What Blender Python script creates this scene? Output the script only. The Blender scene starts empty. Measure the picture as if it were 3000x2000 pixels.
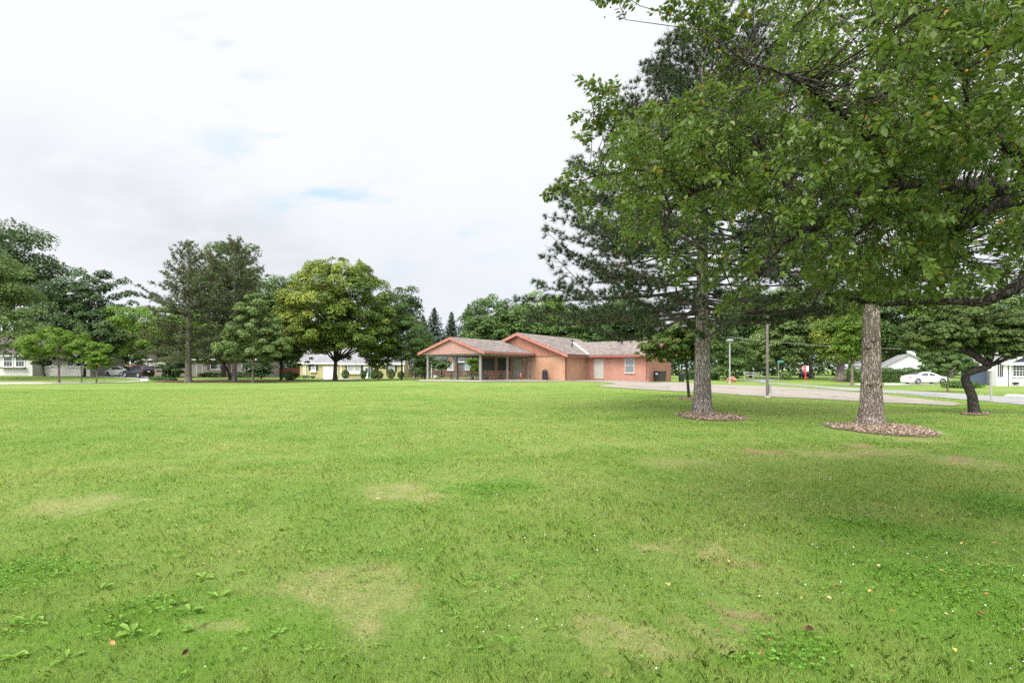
import bpy, bmesh, math, random
import numpy as np
from mathutils import Vector, Matrix
R = math.radians
F, HZ, CH = 1600.0, 1080.0, 1.6          # focal length and horizon row of the 3000 px photograph, camera height
sc = bpy.context.scene
COL = sc.collection

# ------------------------------------------------------------------ terrain
def P(px, py, Y):
    return np.array([(px - 1500) / F * Y, Y, CH - (py - HZ) / F * Y])
_cp = [(-40, 1098, 76), (95, 1098, 77), (200, 1097, 79), (0, 1124, 61), (220, 1122, 61), (430, 1117, 65),
       (300, 1104, 80), (400, 1108, 76), (470, 1102, 92), (640, 1103, 93), (552, 1120, 64), (687, 1117, 68.5), (742, 1121, 62),
       (900, 1108, 96), (1000, 1108, 96), (1170, 1108, 96), (982, 1116, 71), (1177, 1113, 77), (1300, 1106, 90),
       (1254, 1115, 53.9), (1408, 1115, 50.5), (1552, 1112.5, 58.2), (1655, 1114, 56), (1717, 1112, 60), (1900, 1119, 56.7),
       (1980, 1117, 65), (1400, 1112, 60), (1600, 1111, 64), (1800, 1111, 66),
       (2138, 1122, 64), (2360, 1134, 60), (2600, 1124.5, 69), (2780, 1124.5, 67), (2950, 1132, 61), (2300, 1112, 85), (2455, 1114, 78),
       (2903, 1175, 33), (2250, 1163, 30.8), (2775, 1148, 48), (2700, 1160, 36), (3000, 1180, 33), (3100, 1150, 45), (2100, 1128, 50)]
CPA = np.array([P(*c) for c in _cp])
for (x, y) in [(0, 2), (0, 8), (-6, 8), (6, 8), (0, 15), (-8, 15), (8, 15), (-14, 24), (-4, 24), (6, 24), (13, 24), (-24, 32), (-12, 32), (-2, 32), (6, 32),
               (15, 15), (20, 18), (-36, 45), (-20, 45), (-30, 55)]:
    CPA = np.vstack([CPA, [x, y, 0.0]])
def g_np(x, y):
    x = np.asarray(x, float); y = np.asarray(y, float)
    n = np.full(x.shape, 0.0); d = np.full(x.shape, 0.004)
    for cx, cy, cz in CPA:
        s = 4.5 + 0.05 * cy
        w = np.exp(-((x - cx) ** 2 + (y - cy) ** 2) / (2 * s * s))
        n += w * cz; d += w
    return n / d + 0.012 * np.sin(x * 1.1 + 0.7 * y) * np.sin(y * 0.9 - 0.4 * x)
def g(x, y):
    return float(g_np(np.array([x]), np.array([y]))[0])
def on_ground(px, py, ymin=3.0, ymax=130.0):
    """ground point seen at a pixel"""
    Y = np.linspace(ymin, ymax, 2600)
    zz = CH - (py - HZ) / F * Y
    gg = g_np((px - 1500) / F * Y, Y)
    i = np.argmax(zz <= gg)
    if zz[i] > gg[i]: i = len(Y) - 1
    return ((px - 1500) / F * Y[i], Y[i])

# ------------------------------------------------------------------ object helpers
def tag(o, label=None, cat=None, group=None, kind=None):
    if label: o['label'] = label
    if cat: o['category'] = cat
    if group: o['group'] = group
    if kind: o['kind'] = kind
    return o
def thing(name, label, cat, loc=(0, 0, 0), rz=0.0, group=None):
    o = bpy.data.objects.new(name, None); COL.objects.link(o)
    o.empty_display_size = 0.2
    o.location = loc; o.rotation_euler = (0, 0, rz)
    return tag(o, label, cat, group)
class MB:
    def __init__(s): s.v = []; s.f = []
    def add(s, v, f):
        n = len(s.v); s.v += [tuple(map(float, p)) for p in v]; s.f += [tuple(i + n for i in q) for q in f]; return s
    def box(s, a, b):
        x0, y0, z0 = a; x1, y1, z1 = b
        return s.add([(x0, y0, z0), (x1, y0, z0), (x1, y1, z0), (x0, y1, z0), (x0, y0, z1), (x1, y0, z1), (x1, y1, z1), (x0, y1, z1)],
                     [(0, 3, 2, 1), (4, 5, 6, 7), (0, 1, 5, 4), (1, 2, 6, 5), (2, 3, 7, 6), (3, 0, 4, 7)])
    def poly(s, pts, d):
        """polygon extruded by the vector d"""
        n = len(pts); d = np.array(d, float); a = [np.array(p, float) for p in pts]
        v = a + [p + d for p in a]
        return s.add(v, [tuple(range(n))[::-1], tuple(range(n, 2 * n))] + [(i, (i + 1) % n, n + (i + 1) % n, n + i) for i in range(n)])
    def tube(s, pts, rad, k=8, cap=True):
        v, f = tube_geo(pts, rad, k, cap); return s.add(v, f)
    def lathe(s, prof, k=16, c=(0, 0, 0), axis='z'):
        v = []; f = []
        for r, z in prof:
            for i in range(k):
                t = 2 * math.pi * i / k
                p = (r * math.cos(t), r * math.sin(t), z)
                if axis == 'y': p = (p[0], p[2], p[1])
                if axis == 'x': p = (p[2], p[0], p[1])
                v.append((p[0] + c[0], p[1] + c[1], p[2] + c[2]))
        for j in range(len(prof) - 1):
            for i in range(k):
                f.append((j * k + i, j * k + (i + 1) % k, (j + 1) * k + (i + 1) % k, (j + 1) * k + i))
        f.append(tuple(range(k))[::-1]); f.append(tuple((len(prof) - 1) * k + i for i in range(k)))
        return s.add(v, f)
    def build(s, name, mat, parent=None, label=None, smooth=False, bevel=0.0):
        me = bpy.data.meshes.new(name); me.from_pydata(s.v, [], s.f)
        bm = bmesh.new(); bm.from_mesh(me); bmesh.ops.recalc_face_normals(bm, faces=bm.faces)
        if bevel: 
            bmesh.ops.bevel(bm, geom=[e for e in bm.edges if len(e.link_faces) == 2 and e.calc_face_angle(0) > 0.5], offset=bevel, segments=2, affect='EDGES', profile=0.5)
        bm.to_mesh(me); bm.free(); me.update()
        o = bpy.data.objects.new(name, me); COL.objects.link(o)
        me.materials.append(mat)
        if smooth:
            me.polygons.foreach_set('use_smooth', [True] * len(me.polygons))
        if parent: o.parent = parent
        if label: o['label'] = label
        return o
def tube_geo(pts, rad, k=8, cap=True):
    pts = [np.array(p, float) for p in pts]; n = len(pts)
    if not hasattr(rad, '__len__'): rad = [rad] * n
    v = []; f = []; u = None
    for i in range(n):
        t = pts[min(i + 1, n - 1)] - pts[max(i - 1, 0)]; L = np.linalg.norm(t); t = t / (L if L > 1e-9 else 1)
        if u is None:
            a = np.array([1.0, 0, 0]) if abs(t[0]) < 0.8 else np.array([0, 1.0, 0])
            u = a - t * a.dot(t)
        else: u = u - t * u.dot(t)
        u = u / max(np.linalg.norm(u), 1e-9); w = np.cross(t, u)
        for j in range(k):
            q = 2 * math.pi * j / k
            v.append(pts[i] + rad[i] * (math.cos(q) * u + math.sin(q) * w))
    for i in range(n - 1):
        for j in range(k):
            f.append((i * k + j, i * k + (j + 1) % k, (i + 1) * k + (j + 1) % k, (i + 1) * k + j))
    if cap: f.append(tuple(range(k))[::-1]); f.append(tuple((n - 1) * k + j for j in range(k)))
    return v, f
def big_mesh(name, V, nper, mat, parent=None, tint=None, faces=None):
    """V: (n, nper, 3) polygons without shared vertices, tint: one float per polygon; faces: index pattern inside one item"""
    V = np.asarray(V, np.float32); n = V.shape[0]
    pat = faces or [tuple(range(nper))]
    me = bpy.data.meshes.new(name)
    me.vertices.add(n * nper); me.vertices.foreach_set('co', V.reshape(-1))
    loops = np.concatenate([np.array(p) for p in pat]); sizes = np.array([len(p) for p in pat])
    allv = (np.arange(n)[:, None] * nper + loops[None, :]).reshape(-1)
    tot = np.tile(sizes, n)
    me.loops.add(len(allv)); me.loops.foreach_set('vertex_index', allv.astype(np.int32))
    me.polygons.add(len(tot))
    st = np.concatenate([[0], np.cumsum(tot)[:-1]])
    me.polygons.foreach_set('loop_start', st.astype(np.int32)); me.polygons.foreach_set('loop_total', tot.astype(np.int32))
    if tint is not None:
        a = me.attributes.new('tint', 'FLOAT', 'FACE'); a.data.foreach_set('value', np.repeat(np.asarray(tint, np.float32), len(pat)))
    me.update(calc_edges=True)
    me.materials.append(mat)
    o = bpy.data.objects.new(name, me); COL.objects.link(o)
    if parent: o.parent = parent
    return o

# ------------------------------------------------------------------ material helpers
def new_mat(name):
    m = bpy.data.materials.new(name); m.use_nodes = True
    nt = m.node_tree; nt.nodes.clear()
    out = nt.nodes.new('ShaderNodeOutputMaterial'); b = nt.nodes.new('ShaderNodeBsdfPrincipled')
    nt.links.new(b.outputs[0], out.inputs[0])
    return m, nt, b, out
def N(nt, typ, **kw):
    n = nt.nodes.new(typ)
    for k, v in kw.items():
        if k.startswith('i_'):
            key = k[2:]; key = int(key) if key.isdigit() else key.replace('_', ' ')
            n.inputs[key].default_value = v
        else: setattr(n, k, v)
    return n
def L(nt, a, b): nt.links.new(a, b)
def math_n(nt, op, a, b=None, c=None, clamp=False):
    n = nt.nodes.new('ShaderNodeMath'); n.operation = op; n.use_clamp = clamp
    for i, x in enumerate((a, b, c)):
        if x is None: continue
        if isinstance(x, (int, float)): n.inputs[i].default_value = x
        else: nt.links.new(x, n.inputs[i])
    return n.outputs[0]
def ramp(nt, fac, stops, interp='LINEAR'):
    n = nt.nodes.new('ShaderNodeValToRGB'); cr = n.color_ramp; cr.interpolation = interp
    while len(cr.elements) < len(stops): cr.elements.new(0.5)
    for e, (p, c) in zip(cr.elements, stops):
        e.position = p; e.color = (*c, 1) if len(c) == 3 else c
    if fac is not None: nt.links.new(fac, n.inputs[0])
    return n.outputs[0]
def mixc(nt, fac, a, b, mode='MIX'):
    n = nt.nodes.new('ShaderNodeMix'); n.data_type = 'RGBA'; n.blend_type = mode
    for i, x in ((0, fac), (6, a), (7, b)):
        if isinstance(x, (int, float)): n.inputs[i].default_value = x
        elif isinstance(x, (tuple, list)): n.inputs[i].default_value = (*x, 1) if len(x) == 3 else x
        else: nt.links.new(x, n.inputs[i])
    return n.outputs[2]
def noise(nt, vec, scale, detail=4, rough=0.55, dist=0.0):
    n = N(nt, 'ShaderNodeTexNoise'); n.inputs['Scale'].default_value = scale; n.inputs['Detail'].default_value = detail
    n.inputs['Roughness'].default_value = rough; n.inputs['Distortion'].default_value = dist
    if vec is not None: nt.links.new(vec, n.inputs['Vector'])
    return n.outputs['Fac']
def mapping(nt, vec, scale=(1, 1, 1), loc=(0, 0, 0), rot=(0, 0, 0)):
    n = N(nt, 'ShaderNodeMapping'); n.inputs['Scale'].default_value = scale; n.inputs['Location'].default_value = loc; n.inputs['Rotation'].default_value = rot
    nt.links.new(vec, n.inputs['Vector']); return n.outputs[0]
def bump(nt, b, h, strength=0.4, dist=0.02):
    n = N(nt, 'ShaderNodeBump'); n.inputs['Strength'].default_value = strength; n.inputs['Distance'].default_value = dist
    nt.links.new(h, n.inputs['Height']); nt.links.new(n.outputs[0], b.inputs['Normal'])
def objco(nt): return N(nt, 'ShaderNodeTexCoord').outputs['Object']
def poswo(nt): return N(nt, 'ShaderNodeNewGeometry').outputs['Position']
def plain(name, c, rough=0.6, metal=0.0, var=0.25, scale=3.0, spec=0.4, bumps=0.0):
    """a painted or raw surface with soft dirt variation"""
    m, nt, b, o = new_mat(name)
    v = objco(nt); n1 = noise(nt, v, scale, 6, 0.65)
    lo = tuple(x * (1 - var) for x in c); hi = tuple(min(1, x * (1 + var * 0.6)) for x in c)
    L(nt, ramp(nt, n1, [(0.3, lo), (0.7, hi)]), b.inputs['Base Color'])
    b.inputs['Roughness'].default_value = rough; b.inputs['Metallic'].default_value = metal
    b.inputs['Specular IOR Level'].default_value = spec
    if bumps: bump(nt, b, noise(nt, v, scale * 12, 4), bumps, 0.01)
    return m
def glass(name, c=(0.03, 0.035, 0.04), rough=0.08):
    m, nt, b, o = new_mat(name)
    b.inputs['Base Color'].default_value = (*c, 1); b.inputs['Roughness'].default_value = rough; b.inputs['Specular IOR Level'].default_value = 0.6
    return m
def leaf_mat(name, stops, trans=0.3, rough=0.5, spec=0.25):
    m, nt, b, out = new_mat(name)
    a = N(nt, 'ShaderNodeAttribute', attribute_name='tint')
    c = ramp(nt, a.outputs['Fac'], stops)
    L(nt, c, b.inputs['Base Color']); b.inputs['Roughness'].default_value = rough; b.inputs['Specular IOR Level'].default_value = spec
    t = N(nt, 'ShaderNodeBsdfTranslucent')
    L(nt, mixc(nt, 0.35, c, mixc(nt, 1.0, c, (1.5, 1.6, 0.5), 'MULTIPLY')), t.inputs[0])
    mx = N(nt, 'ShaderNodeMixShader'); mx.inputs[0].default_value = trans
    L(nt, b.outputs[0], mx.inputs[1]); L(nt, t.outputs[0], mx.inputs[2]); L(nt, mx.outputs[0], out.inputs[0])
    return m
def bark_mat(name, c1, c2, c3, zs=0.22, scale=7.0, strength=0.9, dist=0.05):
    m, nt, b, o = new_mat(name)
    v = mapping(nt, objco(nt), (1, 1, zs))
    vo = N(nt, 'ShaderNodeTexVoronoi', feature='DISTANCE_TO_EDGE'); vo.inputs['Scale'].default_value = scale
    w = N(nt, 'ShaderNodeVectorMath', operation='ADD'); nz = N(nt, 'ShaderNodeTexNoise'); nz.inputs['Scale'].default_value = scale * 0.9; nz.inputs['Detail'].default_value = 5
    L(nt, v, nz.inputs['Vector']); sc_ = N(nt, 'ShaderNodeVectorMath', operation='SCALE'); sc_.inputs['Scale'].default_value = 0.22
    L(nt, nz.outputs['Color'], sc_.inputs[0]); L(nt, v, w.inputs[0]); L(nt, sc_.outputs[0], w.inputs[1]); L(nt, w.outputs[0], vo.inputs['Vector'])
    e = math_n(nt, 'MULTIPLY', vo.outputs['Distance'], 5.0, clamp=True)
    n2 = noise(nt, v, scale * 3.5, 6, 0.7)
    h = math_n(nt, 'ADD', math_n(nt, 'MULTIPLY', e, 0.75), math_n(nt, 'MULTIPLY', n2, 0.4))
    pat = noise(nt, mapping(nt, objco(nt), (1, 1, .5)), 2.2, 5, .65)
    L(nt, mixc(nt, 1.0, ramp(nt, h, [(0.12, c1), (0.5, c2), (0.95, c3)]), ramp(nt, pat, [(.3, (.72, .70, .66)), (.5, (1, 1, 1)), (.72, (1.12, 1.12, 1.08))]), 'MULTIPLY'), b.inputs['Base Color'])
    b.inputs['Roughness'].default_value = 0.9; b.inputs['Specular IOR Level'].default_value = 0.15
    bump(nt, b, h, strength, dist)
    return m
def siding_mat(name, c, pitch=0.13, dirt=0.12):
    m, nt, b, o = new_mat(name)
    v = objco(nt); s = N(nt, 'ShaderNodeSeparateXYZ'); L(nt, v, s.inputs[0])
    saw = math_n(nt, 'FRACT', math_n(nt, 'MULTIPLY', s.outputs[2], 1 / pitch))
    n1 = noise(nt, mapping(nt, v, (0.6, 0.6, 2.0)), 1.6, 5)
    cc = ramp(nt, n1, [(0.3, tuple(x * (1 - dirt) for x in c)), (0.7, c)])
    L(nt, cc, b.inputs['Base Color'])
    b.inputs['Roughness'].default_value = 0.55
    hgt = math_n(nt, 'POWER', math_n(nt, 'SUBTRACT', 1.0, saw), 1.0)
    bump(nt, b, hgt, 0.18, 0.02)
    return m
def shingle_mat(name, c, var=0.35):
    m, nt, b, o = new_mat(name)
    v = objco(nt)
    br = N(nt, 'ShaderNodeTexBrick'); br.inputs['Scale'].default_value = 1.0; br.inputs['Brick Width'].default_value = 0.32; br.inputs['Row Height'].default_value = 0.15
    br.inputs['Mortar Size'].default_value = 0.006; br.inputs['Color1'].default_value = (*[x * (1 - var) for x in c], 1); br.inputs['Color2'].default_value = (*[x * (1 + var * 0.6) for x in c], 1)
    br.inputs['Mortar'].default_value = (*[x * 0.5 for x in c], 1)
    s = N(nt, 'ShaderNodeSeparateXYZ'); L(nt, v, s.inputs[0]); cb = N(nt, 'ShaderNodeCombineXYZ')
    L(nt, math_n(nt, 'ADD', s.outputs[0], s.outputs[1]), cb.inputs[0]); L(nt, math_n(nt, 'MULTIPLY', s.outputs[2], 2.6), cb.inputs[1]); L(nt, cb.outputs[0], br.inputs['Vector'])
    st = noise(nt, v, 0.5, 5, 0.6)
    cc = mixc(nt, 1.0, br.outputs[0], ramp(nt, st, [(0.3, (0.8, 0.8, 0.8)), (0.7, (1.15, 1.12, 1.08))]), 'MULTIPLY')
    L(nt, cc, b.inputs['Base Color'])
    b.inputs['Roughness'].default_value = 0.9; b.inputs['Specular IOR Level'].default_value = 0.2
    bump(nt, b, noise(nt, v, 40, 3), 0.4, 0.01)
    return m
def brick_mat(name, c1, c2, mortar, stain=None):
    m, nt, b, o = new_mat(name)
    v = objco(nt); s = N(nt, 'ShaderNodeSeparateXYZ'); L(nt, v, s.inputs[0]); cb = N(nt, 'ShaderNodeCombineXYZ')
    L(nt, math_n(nt, 'ADD', s.outputs[0], s.outputs[1]), cb.inputs[0]); L(nt, s.outputs[2], cb.inputs[1])
    br = N(nt, 'ShaderNodeTexBrick'); br.inputs['Scale'].default_value = 1.0; br.inputs['Brick Width'].default_value = 0.215; br.inputs['Row Height'].default_value = 0.075
    br.inputs['Mortar Size'].default_value = 0.007; br.inputs['Color1'].default_value = (*c1, 1); br.inputs['Color2'].default_value = (*c2, 1); br.inputs['Mortar'].default_value = (*mortar, 1)
    br.inputs['Bias'].default_value = -0.1
    L(nt, cb.outputs[0], br.inputs['Vector'])
    n1 = noise(nt, mapping(nt, v, (1, 1, 0.7)), 0.9, 6, 0.65)
    cc = mixc(nt, 1.0, br.outputs[0], ramp(nt, n1, [(0.25, (0.82, 0.78, 0.76)), (0.55, (1, 1, 1)), (0.8, (1.12, 1.1, 1.08))]), 'MULTIPLY')
    if stain: cc = mixc(nt, math_n(nt, 'MULTIPLY', ramp(nt, s.outputs[2], [(0.0, (1, 1, 1)), (0.9, (0, 0, 0))]), 0.5), cc, stain)
    L(nt, cc, b.inputs['Base Color'])
    b.inputs['Roughness'].default_value = 0.85; b.inputs['Specular IOR Level'].default_value = 0.2
    bump(nt, b, br.outputs['Fac'], -0.4, 0.01)
    return m
def boards_mat(name, c, pitch=0.2, wear=None):
    m, nt, b, o = new_mat(name)
    v = objco(nt); s = N(nt, 'ShaderNodeSeparateXYZ'); L(nt, v, s.inputs[0])
    fr = math_n(nt, 'FRACT', math_n(nt, 'MULTIPLY', math_n(nt, 'ADD', s.outputs[0], s.outputs[1]), 1 / pitch))
    gr = math_n(nt, 'LESS_THAN', fr, 0.12)
    n1 = noise(nt, mapping(nt, v, (4, 4, 0.5)), 1.5, 6, 0.7)
    cc = ramp(nt, n1, [(0.3, tuple(x * 0.72 for x in c)), (0.55, c), (0.8, wear or tuple(min(1, x * 1.15) for x in c))])
    cc = mixc(nt, math_n(nt, 'MULTIPLY', gr, 0.45), cc, tuple(x * 0.4 for x in c))
    L(nt, cc, b.inputs['Base Color']); b.inputs['Roughness'].default_value = 0.7
    bump(nt, b, math_n(nt, 'SUBTRACT', 1.0, gr), 0.6, 0.02)
    return m

# ------------------------------------------------------------------ camera, sun, sky
cam = bpy.data.cameras.new('camera'); co = bpy.data.objects.new('camera', cam); COL.objects.link(co)
cam.sensor_width = 36; cam.lens = 36 * F / 3000; cam.shift_y = (HZ - 1000) / 3000; cam.clip_start = 0.1; cam.clip_end = 3000
co.location = (0, 0, CH); co.rotation_euler = (R(90), 0, 0); sc.camera = co
SUN_EL, SUN_AZ = R(52), R(215)          # high, behind the left shoulder, veiled by cloud
sl = bpy.data.lights.new('sun', 'SUN'); sl.energy = 1.5; sl.angle = R(22); sl.color = (1, 0.95, 0.87)
so = bpy.data.objects.new('sun', sl); COL.objects.link(so)
sd = Vector((math.sin(SUN_AZ) * math.cos(SUN_EL), math.cos(SUN_AZ) * math.cos(SUN_EL), math.sin(SUN_EL)))
so.rotation_euler = sd.to_track_quat('Z', 'Y').to_euler()
vs = sc.view_settings; vs.view_transform = 'Standard'; vs.look = 'None'; vs.gamma = 1; vs.exposure = 1.0
sc.cycles.max_bounces = 7; sc.cycles.transparent_max_bounces = 8; sc.cycles.diffuse_bounces = 4; sc.cycles.use_denoising = False

w = bpy.data.worlds.new('World'); sc.world = w; w.use_nodes = True
nt = w.node_tree; nt.nodes.clear()
wo = N(nt, 'ShaderNodeOutputWorld'); bg = N(nt, 'ShaderNodeBackground'); bg.inputs[1].default_value = 0.1; L(nt, bg.outputs[0], wo.inputs[0])
sky = N(nt, 'ShaderNodeTexSky'); sky.sky_type = 'NISHITA'; sky.sun_disc = False; sky.sun_elevation = SUN_EL; sky.sun_rotation = SUN_AZ
tc = N(nt, 'ShaderNodeTexCoord'); d = tc.outputs['Generated']
s = N(nt, 'ShaderNodeSeparateXYZ'); L(nt, d, s.inputs[0])
yy = math_n(nt, 'MAXIMUM', math_n(nt, 'ABSOLUTE', s.outputs[1]), 0.15)
u = math_n(nt, 'DIVIDE', s.outputs[0], yy); v = math_n(nt, 'DIVIDE', s.outputs[2], yy)
cb = N(nt, 'ShaderNodeCombineXYZ'); L(nt, u, cb.inputs[0]); L(nt, v, cb.inputs[1]); uv = cb.outputs[0]
def sstep(x, a, b):
    n = N(nt, 'ShaderNodeMapRange', interpolation_type='SMOOTHSTEP'); n.inputs[1].default_value = a; n.inputs[2].default_value = b; L(nt, x, n.inputs[0]); return n.outputs[0]
def gauss(u0, v0, ang, la, lb, wob=None, lb2=None):
    ca, sa = math.cos(ang), math.sin(ang)
    du = math_n(nt, 'SUBTRACT', u, u0); dv = math_n(nt, 'SUBTRACT', v, v0)
    al = math_n(nt, 'ADD', math_n(nt, 'MULTIPLY', du, ca), math_n(nt, 'MULTIPLY', dv, sa))
    ac = math_n(nt, 'ADD', math_n(nt, 'MULTIPLY', du, -sa), math_n(nt, 'MULTIPLY', dv, ca))
    if wob is not None: ac = math_n(nt, 'ADD', ac, wob)
    e = math_n(nt, 'ADD', math_n(nt, 'POWER', math_n(nt, 'ABSOLUTE', math_n(nt, 'DIVIDE', al, la)), 2.0), math_n(nt, 'POWER', math_n(nt, 'ABSOLUTE', math_n(nt, 'DIVIDE', ac, lb)), 2.0))
    return math_n(nt, 'EXPONENT', math_n(nt, 'MULTIPLY', e, -1.0))
n_big = noise(nt, mapping(nt, uv, (1, 1.7, 1), rot=(0, 0, R(18))), 2.3, 6, 0.55, 0.4)
n_fine = noise(nt, mapping(nt, uv, (1, 2.2, 1), loc=(3, 1, 0), rot=(0, 0, R(14))), 6.0, 7, 0.55, 0.3)
wob = math_n(nt, 'MULTIPLY', math_n(nt, 'SUBTRACT', n_big, 0.5), 0.16)
front = sstep(s.outputs[1], 0.05, 0.3)
bank = math_n(nt, 'MULTIPLY', gauss(-0.58, 0.265, R(-17), 0.42, 0.095, wob), front)
bank2 = math_n(nt, 'MULTIPLY', gauss(-0.33, 0.19, R(-14), 0.30, 0.05, wob), front)
bank3 = gauss(-0.8, 0.16, R(-10), 0.5, 0.09, wob)
grey = math_n(nt, 'MAXIMUM', math_n(nt, 'MULTIPLY', bank, 1.0), math_n(nt, 'MULTIPLY', bank2, 0.75))
grey = math_n(nt, 'MULTIPLY', grey, sstep(n_fine, 0.1, 0.65))
low = math_n(nt, 'SUBTRACT', 1.0, sstep(v, 0.0, 0.5))
base = mixc(nt, sstep(math_n(nt, 'ADD', math_n(nt, 'MULTIPLY', v, 1.0), math_n(nt, 'MULTIPLY', math_n(nt, 'SUBTRACT', n_big, 0.5), 0.5)), 0.08, 0.42), (4.5, 4.66, 5.02), (4.86, 4.94, 5.12))
cloud = mixc(nt, math_n(nt, 'MULTIPLY', grey, 0.92), base, (3.75, 3.88, 4.18))
patch = math_n(nt, 'MULTIPLY', sstep(n_fine, 0.50, 0.66), math_n(nt, 'MAXIMUM', gauss(-0.35, 0.32, R(-28), 0.22, 0.075), math_n(nt, 'MAXIMUM', gauss(-0.52, 0.56, R(-60), 0.12, 0.05), gauss(-0.2, 0.27, R(-12), 0.20, 0.05))))
patch = math_n(nt, 'MULTIPLY', patch, front)
skyc = mixc(nt, 0.8, sky.outputs[0], (3.3, 4.55, 5.1))
colr = mixc(nt, math_n(nt, 'MULTIPLY', patch, 0.85, clamp=True), cloud, skyc)
# an overcast sky is brightest overhead
zen = math_n(nt, 'ADD', 1.0, math_n(nt, 'MULTIPLY', sstep(s.outputs[2], 0.56, 0.95), 0.65))
sdot = N(nt, 'ShaderNodeVectorMath', operation='DOT_PRODUCT'); L(nt, d, sdot.inputs[0]); sdot.inputs[1].default_value = sd
glow = math_n(nt, 'MULTIPLY', math_n(nt, 'POWER', math_n(nt, 'MAXIMUM', sdot.outputs['Value'], 0.0), 2.0), 4.3)     # the veiled sun behind us lights the cloud round it
zen = math_n(nt, 'ADD', zen, math_n(nt, 'MULTIPLY', glow, sstep(math_n(nt, 'MULTIPLY', s.outputs[1], -1.0), -0.3, 0.25)))
colr2 = N(nt, 'ShaderNodeVectorMath', operation='SCALE'); L(nt, colr, colr2.inputs[0]); L(nt, zen, colr2.inputs['Scale'])
L(nt, colr2.outputs[0], bg.inputs[0])

# ------------------------------------------------------------------ lawn colour shared by soil sheet and blades
def blob_list(px):
    out = []
    for (x, y, rx, ry) in px:
        X, Y = on_ground(x, y); X2, _ = on_ground(x + rx, y); _, Y2 = on_ground(x, y - ry); _, Y3 = on_ground(x, y + ry)
        out.append((X, Y, abs(X2 - X), abs(Y2 - Y3) / 2))
    return out
DRY = blob_list([(960, 1740, 270, 75), (1080, 1800, 150, 70), (640, 1840, 120, 40), (2420, 1330, 90, 14), (2830, 1352, 120, 22), (2600, 1325, 120, 12), (2700, 1290, 110, 9),
                 (1960, 1352, 120, 16), (2110, 1620, 60, 20), (2080, 1850, 120, 40), (1200, 1440, 160, 30), (240, 1480, 160, 40), (1900, 1600, 130, 30), (1850, 1900, 160, 50)])
DIRT = blob_list([(2120, 1760, 55, 26), (2510, 1305, 40, 8), (2240, 1326, 34, 9), (2170, 1640, 30, 9), (2810, 1345, 50, 9), (2170, 1800, 40, 14), (2560, 1330, 60, 6)])
LUSH = blob_list([(2800, 1750, 420, 190), (2600, 1560, 260, 60), (2300, 1920, 330, 80), (520, 1850, 560, 150), (60, 1700, 200, 80), (1400, 1430, 220, 22), (2950, 1480, 200, 45)])
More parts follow.
